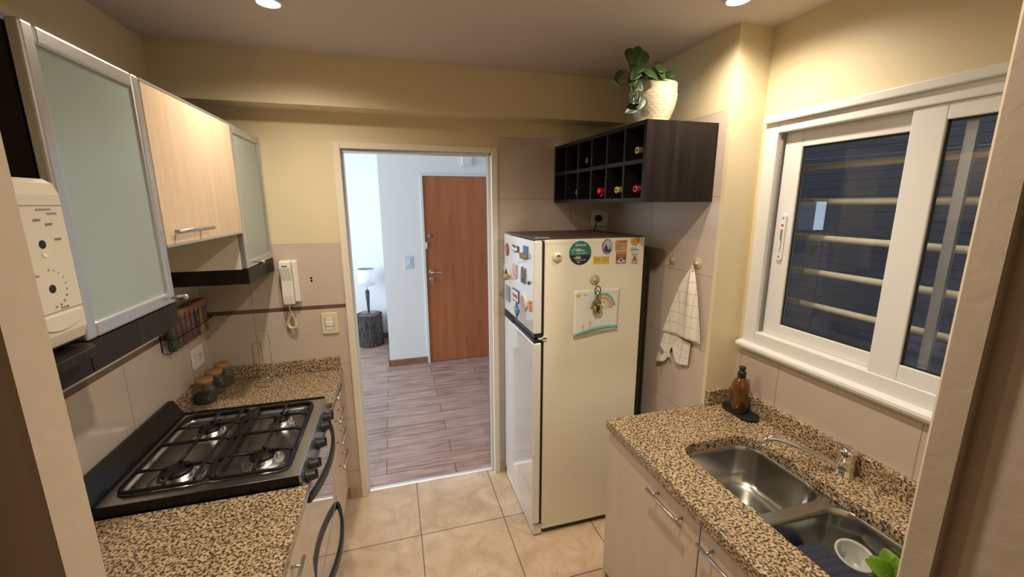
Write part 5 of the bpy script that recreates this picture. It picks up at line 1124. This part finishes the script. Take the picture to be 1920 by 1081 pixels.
def sash(xa, xb, ya, yb, far, near, bot, top):
    za, zb = z0+0.062, z1-0.062; mb = MB()
    mb.box(xa, xb, yb-far, yb, za, zb); mb.box(xa, xb, ya, ya+near, za, zb); mb.box(xa, xb, ya+near, yb-far, za, za+bot); mb.box(xa, xb, ya+near, yb-far, zb-top, zb)
    s = obj('sash', mb, M_wfix, w, bevel=0.003)
    g = obj('glass', MB().box((xa+xb)/2+0.001, (xa+xb)/2+0.004, ya+near-0.004, yb-far+0.004, za+bot-0.004, zb-top+0.004), M_pane, s)
    gs = 0.006; mb = MB(); xg = (xa+xb)/2 - 0.004
    for q in ((ya+near, ya+near+gs, za+bot, zb-top), (yb-far-gs, yb-far, za+bot, zb-top), (ya+near, yb-far, za+bot, za+bot+gs), (ya+near, yb-far, zb-top-gs, zb-top)): mb.box(xg, xg+0.004, *q)
    obj('glazing_gasket', mb, M_rubber, s); return s, za, zb
s1, za, zb = sash(R2+0.018, R2+0.042, 0.880, 1.352, 0.074, 0.05, 0.052, 0.060)
s2, za, zb = sash(R2-0.010, R2+0.014, 0.345, 0.916, 0.084, 0.06, 0.052, 0.045)
obj('draught_strip', MB().box(R2+0.0145, R2+0.0175, 0.900, 0.918, za, za+0.05).box(R2+0.0145, R2+0.0175, 0.900, 0.914, zb-0.07, zb), M_blackp, s2)
obj('inner_stile', MB().box(R2+0.016, R2+0.030, 0.775, 0.800, za, zb), M_alu, w)
h = obj('sash_lock', MB().loop_prism([(R2+0.018, y, z) for y, z in rrect(1.314, 1.622, 0.013, 0.095, 0.012)], (-0.007, 0, 0)), M_wfix, s1, bevel=0.002)
obj('lock_slot', MB().box(R2+0.0085, R2+0.0112, 1.310, 1.318, 1.585, 1.655), M_gray, h); obj('lock_tab', MB().box(R2+0.004, R2+0.0085, 1.310, 1.318, 1.578, 1.610), M_wfix, h)
obj('screw', MB().cyl((R2+0.0112, 1.314, 1.700), (R2+0.0098, 1.314, 1.700), 0.004, 10).cyl((R2+0.0112, 1.314, 1.545), (R2+0.0098, 1.314, 1.545), 0.004, 10), M_gray, h); obj('lock_mark', MB().box(R2+0.0100, R2+0.0112, 1.309, 1.319, 1.668, 1.675), C_red, h)
# safety bars outside
t = thing('window_bars', 'cream painted horizontal safety bars outside the kitchen window', 'window bars', (1.69, 0.85, 1.3))
for z in (1.335, 1.475, 1.617, 1.765, 1.903): obj('bar', MB().tube([(1.690, 0.10, z), (1.690, 1.56, z)], 0.0125, 14), M_bars, t)
obj('bar_upright', MB().box(1.700, 1.712, 0.735, 0.757, 1.10, 2.15), M_bars, t); obj('bar_upright', MB().box(1.700, 1.712, 1.545, 1.567, 1.10, 2.15), M_bars, t); obj('bar_upright', MB().box(1.700, 1.712, 0.10, 0.122, 1.10, 2.15), M_bars, t)
struct('wall_outside', MB().box(2.9, 3.0, -1.2, 3.0, 0.0, 3.4), M_out)
mb = MB()
for k in range(36): mb.loop_prism([(2.8995, -1.0, 0.70+0.05*k), (2.896, -1.0, 0.706+0.05*k), (2.896, -1.0, 0.744+0.05*k), (2.8995, -1.0, 0.75+0.05*k)], (0, 3.6, 0))
t = thing('roller_shutter', 'dim grey roller shutter with fine slats seen outside through the window', 'shutter', (2.89, 0.8, 0.7)); obj('slats', mb, M_out, t); obj('shutter_frame', MB().box(2.88, 2.8995, 2.6, 2.68, 0.7, 2.6).box(2.88, 2.8995, -1.08, -1.0, 0.7, 2.6), M_out, t)
t = thing('clothes_line', 'thin pale clothes line strung outside the kitchen window', 'line', (2.2, 1.2, 1.93)); obj('cord', MB().tube([(2.2, 3.2, 2.02), (2.2, 1.4, 1.98), (2.2, 0.2, 1.965)], 0.0018, 6), C_white, t)
